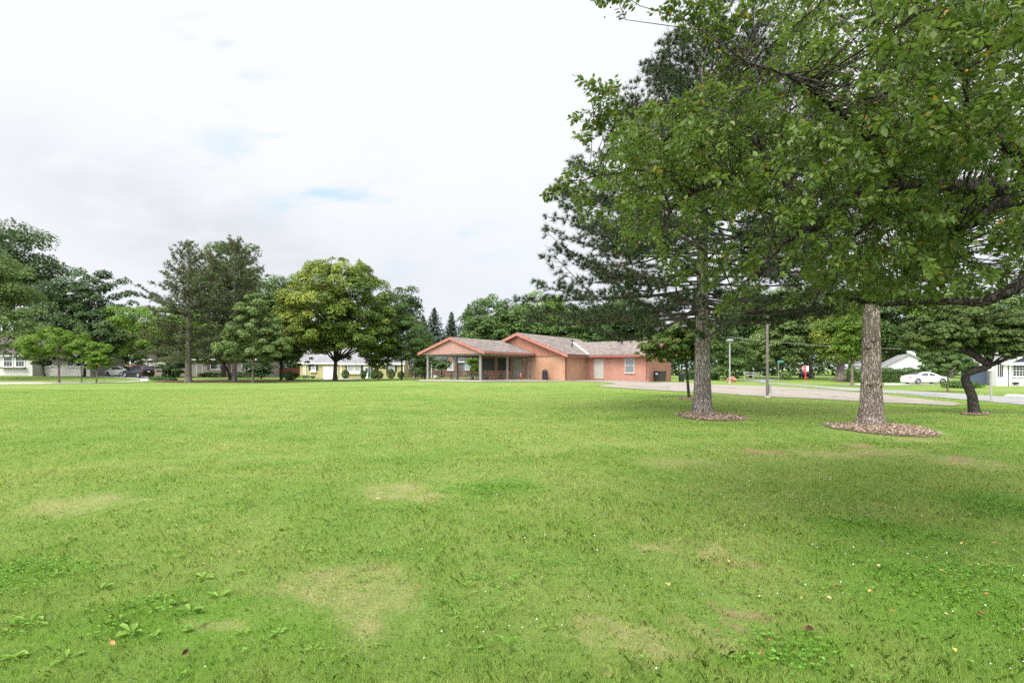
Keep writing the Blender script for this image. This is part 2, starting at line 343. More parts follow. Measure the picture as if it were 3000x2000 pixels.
def lawn_group():
    gt = bpy.data.node_groups.new('lawn_colour', 'ShaderNodeTree')
    gt.interface.new_socket('Color', in_out='OUTPUT', socket_type='NodeSocketColor')
    nt = gt; go = N(nt, 'NodeGroupOutput')
    pos = poswo(nt); fl = N(nt, 'ShaderNodeVectorMath', operation='MULTIPLY'); fl.inputs[1].default_value = (1, 1, 0); L(nt, pos, fl.inputs[0]); p = fl.outputs[0]
    wn = N(nt, 'ShaderNodeTexNoise'); wn.inputs['Scale'].default_value = 1.6; wn.inputs['Detail'].default_value = 5; L(nt, p, wn.inputs['Vector'])
    wa = N(nt, 'ShaderNodeVectorMath', operation='MULTIPLY_ADD'); wa.inputs[1].default_value = (1.5, 1.5, 0); L(nt, wn.outputs['Color'], wa.inputs[0]); wb = N(nt, 'ShaderNodeVectorMath', operation='SUBTRACT'); wb.inputs[1].default_value = (.75, .75, 0); L(nt, p, wb.inputs[0]); L(nt, wb.outputs[0], wa.inputs[2]); pw = wa.outputs[0]
    def blobs(lst):
        acc = None
        for (x, y, rx, ry) in lst:
            q = mapping(nt, pw, (1 / rx, 1 / ry, 0), (-x / rx, -y / ry, 0))
            ln = N(nt, 'ShaderNodeVectorMath', operation='LENGTH'); L(nt, q, ln.inputs[0])
            mr = N(nt, 'ShaderNodeMapRange', interpolation_type='SMOOTHSTEP'); mr.inputs[1].default_value = 1.25; mr.inputs[2].default_value = 0.25; L(nt, ln.outputs['Value'], mr.inputs[0])
            acc = mr.outputs[0] if acc is None else math_n(nt, 'MAXIMUM', acc, mr.outputs[0])
        return acc
    nA = noise(nt, p, 0.11, 4, 0.6); nB = noise(nt, p, 0.75, 5, 0.65, 0.4); nC = noise(nt, p, 5.0, 5, 0.7)
    m1 = math_n(nt, 'ADD', math_n(nt, 'MULTIPLY', nA, 0.45), math_n(nt, 'ADD', math_n(nt, 'MULTIPLY', nB, 0.4), math_n(nt, 'MULTIPLY', nC, 0.25)))
    c = ramp(nt, m1, [(0.36, (0.094, 0.178, 0.030)), (0.51, (0.144, 0.224, 0.048)), (0.66, (0.212, 0.256, 0.078))])
    lush = math_n(nt, 'MULTIPLY', blobs(LUSH), math_n(nt, 'ADD', 0.35, nB), clamp=True)
    c = mixc(nt, math_n(nt, 'MULTIPLY', lush, 0.8), c, (0.105, 0.215, 0.026))
    nD = noise(nt, p, 2.6, 6, 0.75)
    dry = math_n(nt, 'MULTIPLY', blobs(DRY), math_n(nt, 'MULTIPLY_ADD', math_n(nt, 'SUBTRACT', nD, 0.3), 2.4, 0.0, clamp=True), clamp=True)
    c = mixc(nt, math_n(nt, 'MULTIPLY', dry, 0.75), c, (0.34, 0.29, 0.15))
    spots = math_n(nt, 'MULTIPLY', math_n(nt, 'SUBTRACT', noise(nt, p, 1.7, 5, 0.7), 0.60), 5.0, clamp=True)
    c = mixc(nt, math_n(nt, 'MULTIPLY', spots, 0.35), c, (0.30, 0.28, 0.12))
    dirt = math_n(nt, 'MULTIPLY', blobs(DIRT), math_n(nt, 'MULTIPLY_ADD', math_n(nt, 'SUBTRACT', nD, 0.25), 3.2, 0.0, clamp=True), clamp=True)
    c = mixc(nt, math_n(nt, 'MULTIPLY', dirt, 0.85), c, (0.27, 0.19, 0.115))
    L(nt, c, go.inputs[0])
    return gt
LG = lawn_group()
def lawn_mat():
    m, nt, b, o = new_mat('lawn_soil_and_turf')
    gn = N(nt, 'ShaderNodeGroup'); gn.node_tree = LG
    p = poswo(nt)
    fine = noise(nt, p, 26, 6, 0.8); fine2 = noise(nt, mapping(nt, p, (1, 0.35, 1)), 7, 5, 0.75)
    k = math_n(nt, 'ADD', math_n(nt, 'MULTIPLY', fine, 0.6), math_n(nt, 'MULTIPLY', fine2, 0.4))
    c = mixc(nt, 1.0, gn.outputs[0], ramp(nt, k, [(0.3, (0.55, 0.6, 0.5)), (0.5, (0.95, 0.95, 0.9)), (0.72, (1.32, 1.28, 1.2))]), 'MULTIPLY')
    L(nt, c, b.inputs['Base Color']); b.inputs['Roughness'].default_value = 0.85; b.inputs['Specular IOR Level'].default_value = 0.1
    bump(nt, b, k, 0.9, 0.05)
    return m
def blade_mat():
    m, nt, b, out = new_mat('grass_blades')
    gn = N(nt, 'ShaderNodeGroup'); gn.node_tree = LG
    a = N(nt, 'ShaderNodeAttribute', attribute_name='tint')
    c = mixc(nt, 1.0, gn.outputs[0], ramp(nt, a.outputs['Fac'], [(0.0, (1.05, 1.14, 0.88)), (0.5, (1.64, 1.62, 1.25)), (0.86, (2.35, 2.12, 1.7)), (0.93, (2.2, 1.8, 2.3)), (1.0, (2.4, 1.9, 2.6))]), 'MULTIPLY')
    L(nt, c, b.inputs['Base Color']); b.inputs['Roughness'].default_value = 0.55; b.inputs['Specular IOR Level'].default_value = 0.2
    t = N(nt, 'ShaderNodeBsdfTranslucent'); L(nt, c, t.inputs[0])
    mx = N(nt, 'ShaderNodeMixShader'); mx.inputs[0].default_value = 0.5
    L(nt, b.outputs[0], mx.inputs[1]); L(nt, t.outputs[0], mx.inputs[2]); L(nt, mx.outputs[0], out.inputs[0])
    return m
# ground sheet
gx = [-900, -500, -250, -160, -115, -92] + list(range(-78, 96)) + [105, 125, 160, 260, 500, 900]
gy = [-300, -120, -50, -20] + list(range(-6, 112)) + [120, 135, 160, 230, 420, 1000]
XX, YY = np.meshgrid(np.array(gx, float), np.array(gy, float))
ZZ = g_np(XX, YY)
vv = np.stack([XX, YY, ZZ], -1).reshape(-1, 3); nx = len(gx)
ff = [(j * nx + i, j * nx + i + 1, (j + 1) * nx + i + 1, (j + 1) * nx + i) for j in range(len(gy) - 1) for i in range(nx - 1)]
me = bpy.data.meshes.new('lawn'); me.from_pydata(vv.tolist(), [], ff); me.polygons.foreach_set('use_smooth', [True] * len(ff))
lawn = bpy.data.objects.new('lawn', me); COL.objects.link(lawn); me.materials.append(lawn_mat()); tag(lawn, kind='structure')
def sheet(name, pts, dz, mat, kind='structure', px=True):
    """paved or mulched area draped on the ground; pts are photo pixels met with the ground, or metres"""
    if px: pts = [on_ground(*p) for p in pts]
    bm = bmesh.new(); bm.faces.new([bm.verts.new((x, y, 0)) for x, y in pts])
    xs = [p[0] for p in pts]; ys = [p[1] for p in pts]
    for k in range(math.ceil(min(xs)), math.floor(max(xs)) + 1):
        bmesh.ops.bisect_plane(bm, geom=bm.verts[:] + bm.edges[:] + bm.faces[:], plane_co=(k, 0, 0), plane_no=(1, 0, 0))
    for k in range(math.ceil(min(ys)), math.floor(max(ys)) + 1):
        bmesh.ops.bisect_plane(bm, geom=bm.verts[:] + bm.edges[:] + bm.faces[:], plane_co=(0, k, 0), plane_no=(0, 1, 0))
    bmesh.ops.triangulate(bm, faces=bm.faces)
    zz = g_np([v.co.x for v in bm.verts], [v.co.y for v in bm.verts])
    for v, z in zip(bm.verts, zz): v.co.z = z + dz
    bmesh.ops.recalc_face_normals(bm, faces=bm.faces)
    for f in bm.faces:
        if f.normal.z < 0: f.normal_flip()
    me = bpy.data.meshes.new(name); bm.to_mesh(me); bm.free(); me.materials.append(mat)
    o = bpy.data.objects.new(name, me); COL.objects.link(o); return tag(o, kind=kind)
def asphalt(name, c, cracks=True, sc_=1.0):
    m, nt, b, o = new_mat(name); p = poswo(nt)
    n1 = noise(nt, p, 0.35, 5, 0.6); n2 = noise(nt, p, 30, 4, 0.8)
    k = math_n(nt, 'ADD', math_n(nt, 'MULTIPLY', n1, 0.6), math_n(nt, 'MULTIPLY', n2, 0.4))
    cc = ramp(nt, k, [(0.3, tuple(x * 0.78 for x in c)), (0.7, tuple(x * 1.15 for x in c))])
    if cracks:
        vo = N(nt, 'ShaderNodeTexVoronoi', feature='DISTANCE_TO_EDGE'); vo.inputs['Scale'].default_value = 0.16
        wv = N(nt, 'ShaderNodeTexNoise'); wv.inputs['Scale'].default_value = 0.6; L(nt, p, wv.inputs['Vector'])
        ad = N(nt, 'ShaderNodeVectorMath', operation='MULTIPLY_ADD'); ad.inputs[1].default_value = (2.5, 2.5, 0); L(nt, wv.outputs['Color'], ad.inputs[0]); L(nt, p, ad.inputs[2]); L(nt, ad.outputs[0], vo.inputs['Vector'])
        cr = math_n(nt, 'LESS_THAN', vo.outputs['Distance'], 0.012)
        cc = mixc(nt, math_n(nt, 'MULTIPLY', cr, 0.7), cc, tuple(x * 0.4 for x in c))
    L(nt, cc, b.inputs['Base Color']); b.inputs['Roughness'].default_value = 0.9; b.inputs['Specular IOR Level'].default_value = 0.15
    bump(nt, b, n2, 0.3, 0.01)
    return m
M_LOT = asphalt('tan_asphalt', (0.27, 0.238, 0.205)); M_ROAD = asphalt('grey_road', (0.26, 0.255, 0.255)); M_CONC = asphalt('pale_concrete', (0.47, 0.43, 0.38), False)
M_DRIVE = asphalt('driveway_concrete', (0.45, 0.43, 0.40), False)
# park lot, paths and roads at the right
sheet('parking_lot', [(1745, 1131), (1860, 1139.5), (2050, 1149), (2250, 1163), (2500, 1175), (2680, 1184), (2790, 1190), (2835, 1187), (2800, 1180), (2700, 1168.5), (2600, 1158.5), (2500, 1149.5), (2440, 1143), (2250, 1131.5), (2090, 1127), (1990, 1120.5), (1900, 1121), (1830, 1119), (1790, 1122), (1805, 1126)], 0.03, M_LOT)
sheet('footpath', [(1195, 1116.2), (1420, 1118.5), (1560, 1118.5), (1680, 1117), (1760, 1119.5), (1800, 1123.5), (1850, 1120), (1910, 1120), (1905, 1117), (1800, 1113.5), (1720, 1111.5), (1660, 1113.3), (1480, 1113.3)], 0.034, M_LOT)
sheet('street', [(2210, 1118), (2260, 1124), (2330, 1129.5), (2420, 1138), (2470, 1143.5), (2520, 1146), (2620, 1153), (2750, 1164), (2900, 1177), (3000, 1187), (3200, 1206), (3600, 1246), (3600, 1196), (3200, 1176), (3000, 1165), (2900, 1160), (2760, 1150.5), (2620, 1143.5), (2500, 1137), (2420, 1133), (2330, 1126), (2255, 1121)], 0.03, M_ROAD)
sheet('side_street', [(2160, 1113.8), (2215, 1117.8), (2255, 1121), (2240, 1116.3), (2290, 1112.6), (2280, 1111.2), (2200, 1111.8)], 0.036, M_ROAD)
sheet('driveway', [(2440, 1129), (2560, 1129.5), (2760, 1126.2), (2790, 1124.2), (2600, 1123.2), (2520, 1125)], 0.045, M_DRIVE)
sheet('pavement', [(2940, 1161.8), (3000, 1165), (3200, 1176), (3200, 1165), (3000, 1157), (2950, 1156)], 0.05, M_CONC)
# street on the left and driveways
sheet('street', [(-500, 1131), (0, 1126), (200, 1123.6), (330, 1121.5), (430, 1117.5), (412, 1116), (330, 1118.8), (200, 1119.5), (0, 1120.5), (-500, 1125)], 0.03, M_CONC)
sheet('driveway', [(405, 1117), (432, 1117.4), (440, 1111), (450, 1108.5), (475, 1104), (440, 1102.5), (400, 1103), (310, 1101.8), (255, 1101.5), (260, 1104.5), (320, 1105.8), (380, 1109.5), (415, 1112)], 0.045, M_DRIVE)
sheet('driveway', [(935, 1114), (1075, 1113.2), (1030, 1110), (990, 1108.7), (945, 1108.7), (950, 1111)], 0.03, M_DRIVE)
# ------------------------------------------------------------------ grass, clover, weeds near the camera
rng = np.random.default_rng(5)
def in_blob(x, y, lst, k=1.0):
    m = np.zeros(x.shape)
    for (bx, by, rx, ry) in lst: m = np.maximum(m, np.clip(1.4 - np.sqrt(((x - bx) / rx) ** 2 + ((y - by) / ry) ** 2), 0, 1))
    return m
def vnoise(x, y, s, seed):
    r = np.random.default_rng(seed); a = 0
    for k in range(5):
        t = r.uniform(0, 6.28, 3); f = s * (1.6 ** k); a = a + np.sin(f * (x * math.cos(t[0]) + y * math.sin(t[0])) + t[1]) * np.sin(f * (y * math.cos(t[0] + 1) - x * math.sin(t[0] + 1)) + t[2]) / (1.3 ** k)
    return a
BARE = []            # filled by the mulch rings: (x, y, rx, ry)
for (cx, cy, rx, ry) in blob_list([(2582, 1262, 180, 17), (2090, 1223, 108, 9.5), (2853, 1213, 45, 3.5), (2018, 1168, 32, 2.5)]): BARE.append((cx, cy, rx, ry))
def blades(n_near, n_far):
    y = 2.2 * 19.5 ** (rng.uniform(0, 1, n_near + n_far) ** .96); x = (1.22 * y + 2.0) * rng.uniform(-1, 1, len(y))
    dirt = in_blob(x, y, DIRT); dry = in_blob(x, y, DRY)
    keep = rng.uniform(size=len(x)) > dirt * 1.0
    for (bx, by, rx, ry) in BARE: keep &= ((x - bx) / rx) ** 2 + ((y - by) / ry) ** 2 > 1
    x, y, dirt, dry = x[keep], y[keep], dirt[keep], dry[keep]; n = len(x)
    z = g_np(x, y)
    clump = vnoise(x, y, 3.0, 3)
    h = rng.uniform(0.020, 0.050, n) * (1 + 0.28 * clump.clip(-1, 1.0)) * (1 - 0.4 * dry)
    h *= 1 + 0.25 * (rng.uniform(size=n) > 0.985)
    wdt = np.maximum(rng.uniform(0.0014, 0.0027, n), 0.33 * y / 546)
    az = rng.uniform(0, 2 * math.pi, n); lean = rng.uniform(0.1, 0.95, n) * h
    dx, dy = np.cos(az), np.sin(az); fa = az + rng.uniform(-0.9, 0.9, n) + math.pi / 2
    wx, wy = np.cos(fa) * wdt / 2, np.sin(fa) * wdt / 2
    b = np.stack([x, y, z - 0.004], -1); wv = np.stack([wx, wy, 0 * wx], -1)
    m = b + np.stack([dx * lean * 0.35, dy * lean * 0.35, h * 0.62], -1); t = b + np.stack([dx * lean, dy * lean, h * (1.0 - 0.25 * lean / h)], -1)
    V = np.stack([b - wv, b + wv, m + wv * 0.8, t, m - wv * 0.8], 1)
    tint = rng.uniform(0, 0.92, n); tint = np.where(rng.uniform(size=n) < 0.05 + 0.22 * dry, rng.uniform(0.93, 1.0, n), tint)
    return V, tint
V, tint = blades(300000, 500000)
gr = big_mesh('grass', V, 5, blade_mat(), tint=tint); tag(gr, kind='stuff')
M_CLOV = leaf_mat('clover_leaf', [(0, (0.075, 0.185, 0.020)), (0.5, (0.105, 0.250, 0.026)), (1, (0.155, 0.300, 0.045))], 0.25)
M_WEED = leaf_mat('weed_leaf', [(0, (0.13, 0.25, 0.035)), (1, (0.20, 0.32, 0.055))], 0.3)
M_FLOW = plain('clover_flower_white', (0.78, 0.76, 0.70), 0.7, var=0.1)
def disc_leaf(c, nrm, a, b, rot, k=6):
    """(n,k,3) polygons"""
    n = len(c); nrm = nrm / np.linalg.norm(nrm, axis=1, keepdims=True)
    ref = np.where(np.abs(nrm[:, 2:3]) < 0.95, np.array([[0, 0, 1.0]]), np.array([[1.0, 0, 0]]))
    t = np.cross(nrm, ref); t /= np.linalg.norm(t, axis=1, keepdims=True); s_ = np.cross(nrm, t)
    cr, sr = np.cos(rot)[:, None], np.sin(rot)[:, None]
    t, s_ = t * cr + s_ * sr, s_ * cr - t * sr
    q = np.arange(k) * 2 * math.pi / k
    return c[:, None, :] + t[:, None, :] * (a[:, None] * np.cos(q))[:, :, None] + s_[:, None, :] * (b[:, None] * np.sin(q))[:, :, None]
def clover(n):
    y = np.sqrt(rng.uniform(2.2 ** 2, 10.0 ** 2, n)); x = y * rng.uniform(-1.4, 1.4, n)
    k = in_blob(x, y, LUSH) * 1.1 * (0.55 + 0.4 * vnoise(x, y, 0.9, 9)) + 0.30 * vnoise(x, y, 2.6, 19) + 0.2 * vnoise(x, y, 7, 2) - 0.35 * in_blob(x, y, DRY) - in_blob(x, y, DIRT)
    keep = rng.uniform(0.25, 1.0, n) < k
    x, y = x[keep], y[keep]; n = len(x)
    c = np.stack([x, y, g_np(x, y) + rng.uniform(0.018, 0.05, n)], -1)
    a0 = rng.uniform(0, 6.28, n); out = []; r = rng.uniform(0.0045, 0.009, n)
    for j in range(3):
        a = a0 + j * 2.094
        cc = c + np.stack([np.cos(a) * r, np.sin(a) * r, 0 * r], -1)
        nr = np.stack([np.cos(a) * -0.25, np.sin(a) * -0.25, 1 + 0 * a], -1) + rng.normal(0, 0.22, (n, 3))
        out.append(disc_leaf(cc, nr, r, r * 0.95, a))
    return np.concatenate(out), np.tile(rng.uniform(0, 1, n), 3)
V, tint = clover(130000)
tag(big_mesh('clover', V, 6, M_CLOV, tint=tint), kind='stuff')
# white clover heads
n = 2320; py = np.concatenate([rng.uniform(1150, 1420, 1900), rng.uniform(1420, 1990, 420)]); y = CH * F / (py - HZ); x = y * rng.uniform(-1.2, 1.2, n)
kk = vnoise(x, y, 0.5, 21) + 0.6 * vnoise(x, y, 2, 22) > rng.uniform(-0.6, 1.2, n); x, y = x[kk], y[kk]
c = np.stack([x, y, g_np(x, y) + rng.uniform(0.035, 0.06, len(x))], -1); n = len(c); r = np.maximum(rng.uniform(0.003, 0.0075, n), 0.24 * y / 546)
octa = np.array([(1, 0, 0), (0, 1, 0), (-1, 0, 0), (0, -1, 0), (0, 0, 0.9), (0, 0, -0.7)])
V = c[:, None, :] + octa[None] * r[:, None, None]
tag(big_mesh('clover_blossoms', V, 6, M_FLOW, faces=[(0, 1, 4), (1, 2, 4), (2, 3, 4), (3, 0, 4), (1, 0, 5), (2, 1, 5), (3, 2, 5), (0, 3, 5)]), kind='stuff')
# broad-leaved weeds: rosettes
wp = [(598, 1702, 1.3), (687, 1686, 1), (165, 1688, .8), (522, 1769, 1.1), (446, 1757, .9), (560, 1795, 1), (576, 1851, 1.1), (388, 1858, 1.2), (353, 1827, 1), (89, 1827, 1.1), (196, 1938, 1.1), (36, 1947, 1.1), (643, 1751, 1), (946, 1626, .9),
      (892, 1617, .8), (603, 1532, .8), (500, 1532, .9), (835, 1554, .9), (295, 1737, .9), (520, 1640, .8), (430, 1500, .8), (505, 1550, .8), (880, 1530, .8), (930, 1520, .7), (110, 1838, .8), (455, 1870, .8), (135, 1610, .6), (660, 1480, .7), (360, 1545, .6), (560, 1460, .6), (470, 1440, .6), (700, 1500, .6), (260, 1800, .7)]
for k in range(70):
    wp.append((rng.uniform(-100, 1500) if k < 45 else rng.uniform(1500, 3100), rng.uniform(1380, 1960), rng.uniform(0.35, 0.7)))
VV = []; tt = []
for (px, py, s0) in wp:
    X, Y = on_ground(px, py); Z = g(X, Y); nl = rng.integers(4, 11)
    for j in range(nl):
        a = rng.uniform(0, 6.28); ln = rng.uniform(0.035, 0.085) * s0; wd = ln * rng.uniform(0.16, 0.24); up = rng.uniform(0.1, 0.8)
        d = np.array([math.cos(a), math.sin(a), 0]); sd_ = np.array([-math.sin(a), math.cos(a), 0]); b0 = np.array([X, Y, Z + 0.01]) + d * 0.008
        mid = b0 + d * ln * 0.5 + np.array([0, 0, ln * 0.45 * up]); tip = b0 + d * ln + np.array([0, 0, ln * (0.55 * up - 0.1)]) 
        m2 = b0 + d * ln * 0.8 + np.array([0, 0, ln * 0.55 * up])
        cz = np.array([0, 0, -wd * 0.25])
        VV.append([b0, mid + sd_ * wd - cz, m2 + sd_ * wd * 0.9 - cz, tip, m2 - sd_ * wd * 0.9 - cz, mid - sd_ * wd - cz]); tt.append(rng.uniform(0, 1))
tag(big_mesh('weeds', np.array(VV), 6, M_WEED, tint=np.array(tt), faces=[(0, 1, 2, 3), (0, 3, 4, 5)]), kind='stuff')
# fallen leaves, each its own
M_FL = [plain('dead_leaf_orange', (0.36, 0.165, 0.05), 0.6), plain('dead_leaf_tan', (0.50, 0.38, 0.20), 0.6), plain('dead_leaf_yellow', (0.62, 0.45, 0.12), 0.6), plain('dead_leaf_dark', (0.10, 0.035, 0.03), 0.5), plain('dead_leaf_red', (0.28, 0.09, 0.05), 0.6)]
FLT = ['orange fallen leaf lying on the grass', 'tan dried fallen leaf lying on the grass', 'yellow fallen leaf lying on the grass', 'dark purple brown fallen leaf standing in the grass', 'dark red fallen leaf lying on the grass']
fl = [(781, 1316, 1, 1.5), (565, 1514, 0, .8), (593, 1671, 0, 1.1), (701, 1635, 2, 1), (330, 1916, 0, 1.3), (1002, 1868, 0, .9), (540, 1992, 3, 1.2), (1106, 1475, 1, 1.6), (1175, 1660, 0, .9), (1220, 1738, 4, 1), (1756, 1762, 3, .9), (1695, 1240, 1, 1.2),
      (2133, 1664, 2, 1), (1959, 1740, 2, 1.4), (2575, 1679, 1, 1.3), (2445, 1740, 0, 1), (2550, 1753, 2, 1.2), (2347, 1775, 2, .9), (2428, 1770, 1, 1), (2276, 1798, 0, .9), (2374, 1873, 3, 1.5), (2100, 1877, 4, 1.1), (2230, 1943, 4, .9), (2253, 1908, 0, .8),
      (2615, 1811, 0, 1.1), (2874, 1821, 4, 1.1), (2771, 1819, 1, .9), (2843, 1677, 0, 1.1), (2893, 1677, 0, .9), (2932, 1670, 2, .9), (2811, 1623, 0, .9), (2818, 1608, 2, 1), (2914, 1606, 0, .9), (2827, 1592, 0, .8), (2702, 1525, 2, .9), (2796, 1932, 2, .9), (2757, 1688, 0, .9), (2245, 1628, 0, 1), (2890, 1760, 0, .9)]
for k, (px, py, t, s0) in enumerate(fl):
    X, Y = on_ground(px, py); m = MB(); ln = 0.040 * s0
    cu = rng.uniform(0.1, 0.35)
    m.add([(-ln / 2, 0, 0.004), (-ln * .15, ln * .27, ln * cu), (ln * .25, ln * .2, ln * cu * .9), (ln / 2, 0, ln * .15), (ln * .25, -ln * .2, ln * cu * .8), (-ln * .15, -ln * .27, ln * cu * 1.1), (-ln * .1, 0, 0), (ln * .25, 0, 0.002), (-ln * .8, 0, ln * .15), (-ln * .78, 0.003, ln * .14)],
          [(0, 6, 1), (6, 7, 2, 1), (7, 3, 2), (0, 5, 6), (6, 5, 4, 7), (7, 4, 3), (0, 8, 9)])
    o = m.build('fallen_leaf', M_FL[t]); o.location = (X, Y, g(X, Y) + 0.042); o.rotation_euler = (rng.uniform(-.3, .3) if t != 3 else .9, rng.uniform(-.2, .3), rng.uniform(0, 6.28))
    tag(o, FLT[t], 'leaf', FLT[t].replace('leaf', 'leaves'))

# ------------------------------------------------------------------ building parts
M_WHITE = plain('white_paint', (0.76, 0.76, 0.74), 0.5, var=0.1); M_TRIM = M_WHITE
M_PANE = glass('window_glass'); M_PANE2 = glass('window_glass_curtained', (0.33, 0.34, 0.34), 0.12)
M_FASCIA = plain('salmon_fascia', (0.35, 0.135, 0.105), 0.6, var=0.22)
M_GABLE_A = boards_mat('weathered_pink_boards', (0.36, 0.195, 0.165), 0.2, (0.43, 0.28, 0.245)); M_GABLE_B = boards_mat('terracotta_boards', (0.33, 0.14, 0.088), 0.2)
M_BRICK = brick_mat('tan_orange_brick', (0.42, 0.23, 0.14), (0.33, 0.17, 0.10), (0.40, 0.28, 0.20)); M_BRICK2 = brick_mat('red_orange_brick', (0.365, 0.17, 0.12), (0.285, 0.12, 0.085), (0.38, 0.265, 0.21))
M_SHING = shingle_mat('brown_grey_shingles', (0.20, 0.17, 0.155)); M_SHING_G = shingle_mat('light_grey_shingles', (0.27, 0.27, 0.29), 0.2); M_SHING_D = shingle_mat('dark_grey_shingles', (0.13, 0.135, 0.15)); M_SHING_B = shingle_mat('dark_brown_shingles', (0.10, 0.085, 0.08))
M_POST = plain('weathered_grey_post', (0.23, 0.22, 0.21), 0.6, var=0.3); M_STEEL = plain('galvanised_steel', (0.40, 0.41, 0.42), 0.45, 0.6, var=0.2); M_DOORG = plain('grey_green_door_paint', (0.30, 0.29, 0.25), 0.5, var=0.12); M_DOORL = plain('beige_door_paint', (0.36, 0.345, 0.30), 0.5, var=0.08)
M_BLACK = plain('black_plastic', (0.022, 0.023, 0.025), 0.5, var=0.3); M_DARK = plain('dark_shutter', (0.035, 0.033, 0.032), 0.6, var=0.3); M_BROWN = plain('brown_downspout', (0.16, 0.05, 0.035), 0.5); M_CHAR = plain('charcoal_paint', (0.05, 0.052, 0.06), 0.6)
M_WOODT = plain('weathered_table_plank', (0.105, 0.088, 0.074), 0.8, var=0.35); M_RUST = plain('reddish_stone', (0.34, 0.15, 0.09), 0.85, var=0.4, bumps=0.6)
M_FLASH = plain('pale_flashing', (0.40, 0.42, 0.43), 0.45, var=0.12)
class Wall:
    """frame on a wall: u along it, w up, n outward, mapped to the owner's coordinates"""
    def __init__(s, org, ud, nd): s.o = np.array(org, float); s.u = np.array(ud, float); s.n = np.array(nd, float)
    def __call__(s, u, w, n=0): return s.o + s.u * u + s.n * n + np.array([0, 0, w])
    def box(s, mb, u0, u1, w0, w1, n0, n1):
        return mb.add([s(u0, w0, n0), s(u1, w0, n0), s(u1, w0, n1), s(u0, w0, n1), s(u0, w1, n0), s(u1, w1, n0), s(u1, w1, n1), s(u0, w1, n1)],
                      [(0, 3, 2, 1), (4, 5, 6, 7), (0, 1, 5, 4), (1, 2, 6, 5), (2, 3, 7, 6), (3, 0, 4, 7)])
def window(par, W, u, w, wd, ht, fm=None, pm=None, cols=2, rows=2, fw=0.09, shutters=None, box=None, sill=True):
    """framed window with glazing bars, its pane a sub-part; optional shutters and planter box"""
    fm = fm or M_TRIM; m = MB(); u0, u1, w0, w1 = u - wd / 2, u + wd / 2, w, w + ht
    W.box(m, u0 - fw, u0, w0 - fw, w1 + fw, 0.002, 0.07); W.box(m, u1, u1 + fw, w0 - fw, w1 + fw, 0.002, 0.07)
    W.box(m, u0, u1, w0 - fw, w0, 0.002, 0.068); W.box(m, u0, u1, w1, w1 + fw, 0.002, 0.068)
    W.box(m, u0, u1, w0 + ht / 2 - 0.03, w0 + ht / 2 + 0.03, 0.02, 0.06)
    for i in range(1, cols): W.box(m, u0 + wd * i / cols - 0.014, u0 + wd * i / cols + 0.014, w0, w1, 0.022, 0.045)
    for half in (0, 1):
        for i in range(1, rows): q = w0 + ht / 2 * half + ht / 2 * i / rows; W.box(m, u0, u1, q - 0.014, q + 0.014, 0.024, 0.043)
    if sill: W.box(m, u0 - fw - 0.04, u1 + fw + 0.04, w0 - fw - 0.05, w0 - fw - 0.002, 0.002, 0.12)
    f = m.build('window', fm, par)
    W.box(p := MB(), u0 + 0.002, u1 - 0.002, w0 + 0.002, w1 - 0.002, 0.004, 0.02); p.build('pane', pm or M_PANE, f)
    if shutters:
        for a in (u0 - fw - 0.42, u1 + fw + 0.03):
            s = MB(); W.box(s, a, a + 0.39, w0 - fw, w1 + fw, 0.003, 0.05)
            for k in range(8): q = w0 + 0.05 + (ht - 0.05) * k / 8; W.box(s, a + 0.06, a + 0.33, q, q + ht / 8 * 0.6, 0.05, 0.062)
            s.build('shutter', shutters, par)
    if box:
        b = MB(); W.box(b, u0 - fw - 0.1, u1 + fw + 0.1, w0 - fw - 0.38, w0 - fw - 0.08, 0.005, 0.27); W.box(b, u0 - fw - 0.14, u1 + fw + 0.14, w0 - fw - 0.1, w0 - fw - 0.055, 0.004, 0.31); b.build('planter_box', box, par, bevel=0.01)
    return f
def door(par, W, u, w, wd, ht, dm, fm, panel=None, handle=True, hs=1):
    m = MB(); W.box(m, u - wd / 2, u + wd / 2, w, w + ht, 0.003, 0.045)
    d = m.build('door', dm, par)
    f = MB(); t = 0.07
    W.box(f, u - wd / 2 - t, u - wd / 2, w, w + ht + t, 0.002, 0.07); W.box(f, u + wd / 2, u + wd / 2 + t, w, w + ht + t, 0.002, 0.07); W.box(f, u - wd / 2, u + wd / 2, w + ht, w + ht + t, 0.002, 0.068)
    f.build('frame', fm, d)
    if handle:
        h = MB(); h.lathe([(0.03, 0), (0.035, 0.02), (0.035, 0.05), (0.02, 0.07)], 8); 
        q = W(u + hs * wd * 0.4, w + 1.0, 0.06); h.v = [(q[0] + x, q[1] + y, q[2] + z) for x, y, z in h.v]; h.build('handle', M_STEEL, d)
    if panel:
        for (a, b_, c, e) in panel:
            s = MB(); W.box(s, u - wd / 2 + wd * a, u - wd / 2 + wd * b_, w + ht * c, w + ht * e, 0.046, 0.055); s.build('pane', M_PANE, d)
    return d
def roof_slab(poly, th=0.12):
    m = MB(); m.poly(poly, (0, 0, -th)); return m
def gable_walls(m, x0, x1, y0, y1, zb, ze, zr, axis='x'):
    """closed wall block with gables; ridge along axis"""
    if axis == 'x':
        ym = (y0 + y1) / 2
        m.poly([(x0, y0, zb), (x0, y1, zb), (x0, y1, ze), (x0, ym, zr), (x0, y0, ze)], (x1 - x0, 0, 0))
    else:
        xm = (x0 + x1) / 2
        m.poly([(x0, y0, zb), (x1, y0, zb), (x1, y0, ze), (xm, y0, zr), (x0, y0, ze)], (0, y1 - y0, 0))
    return m
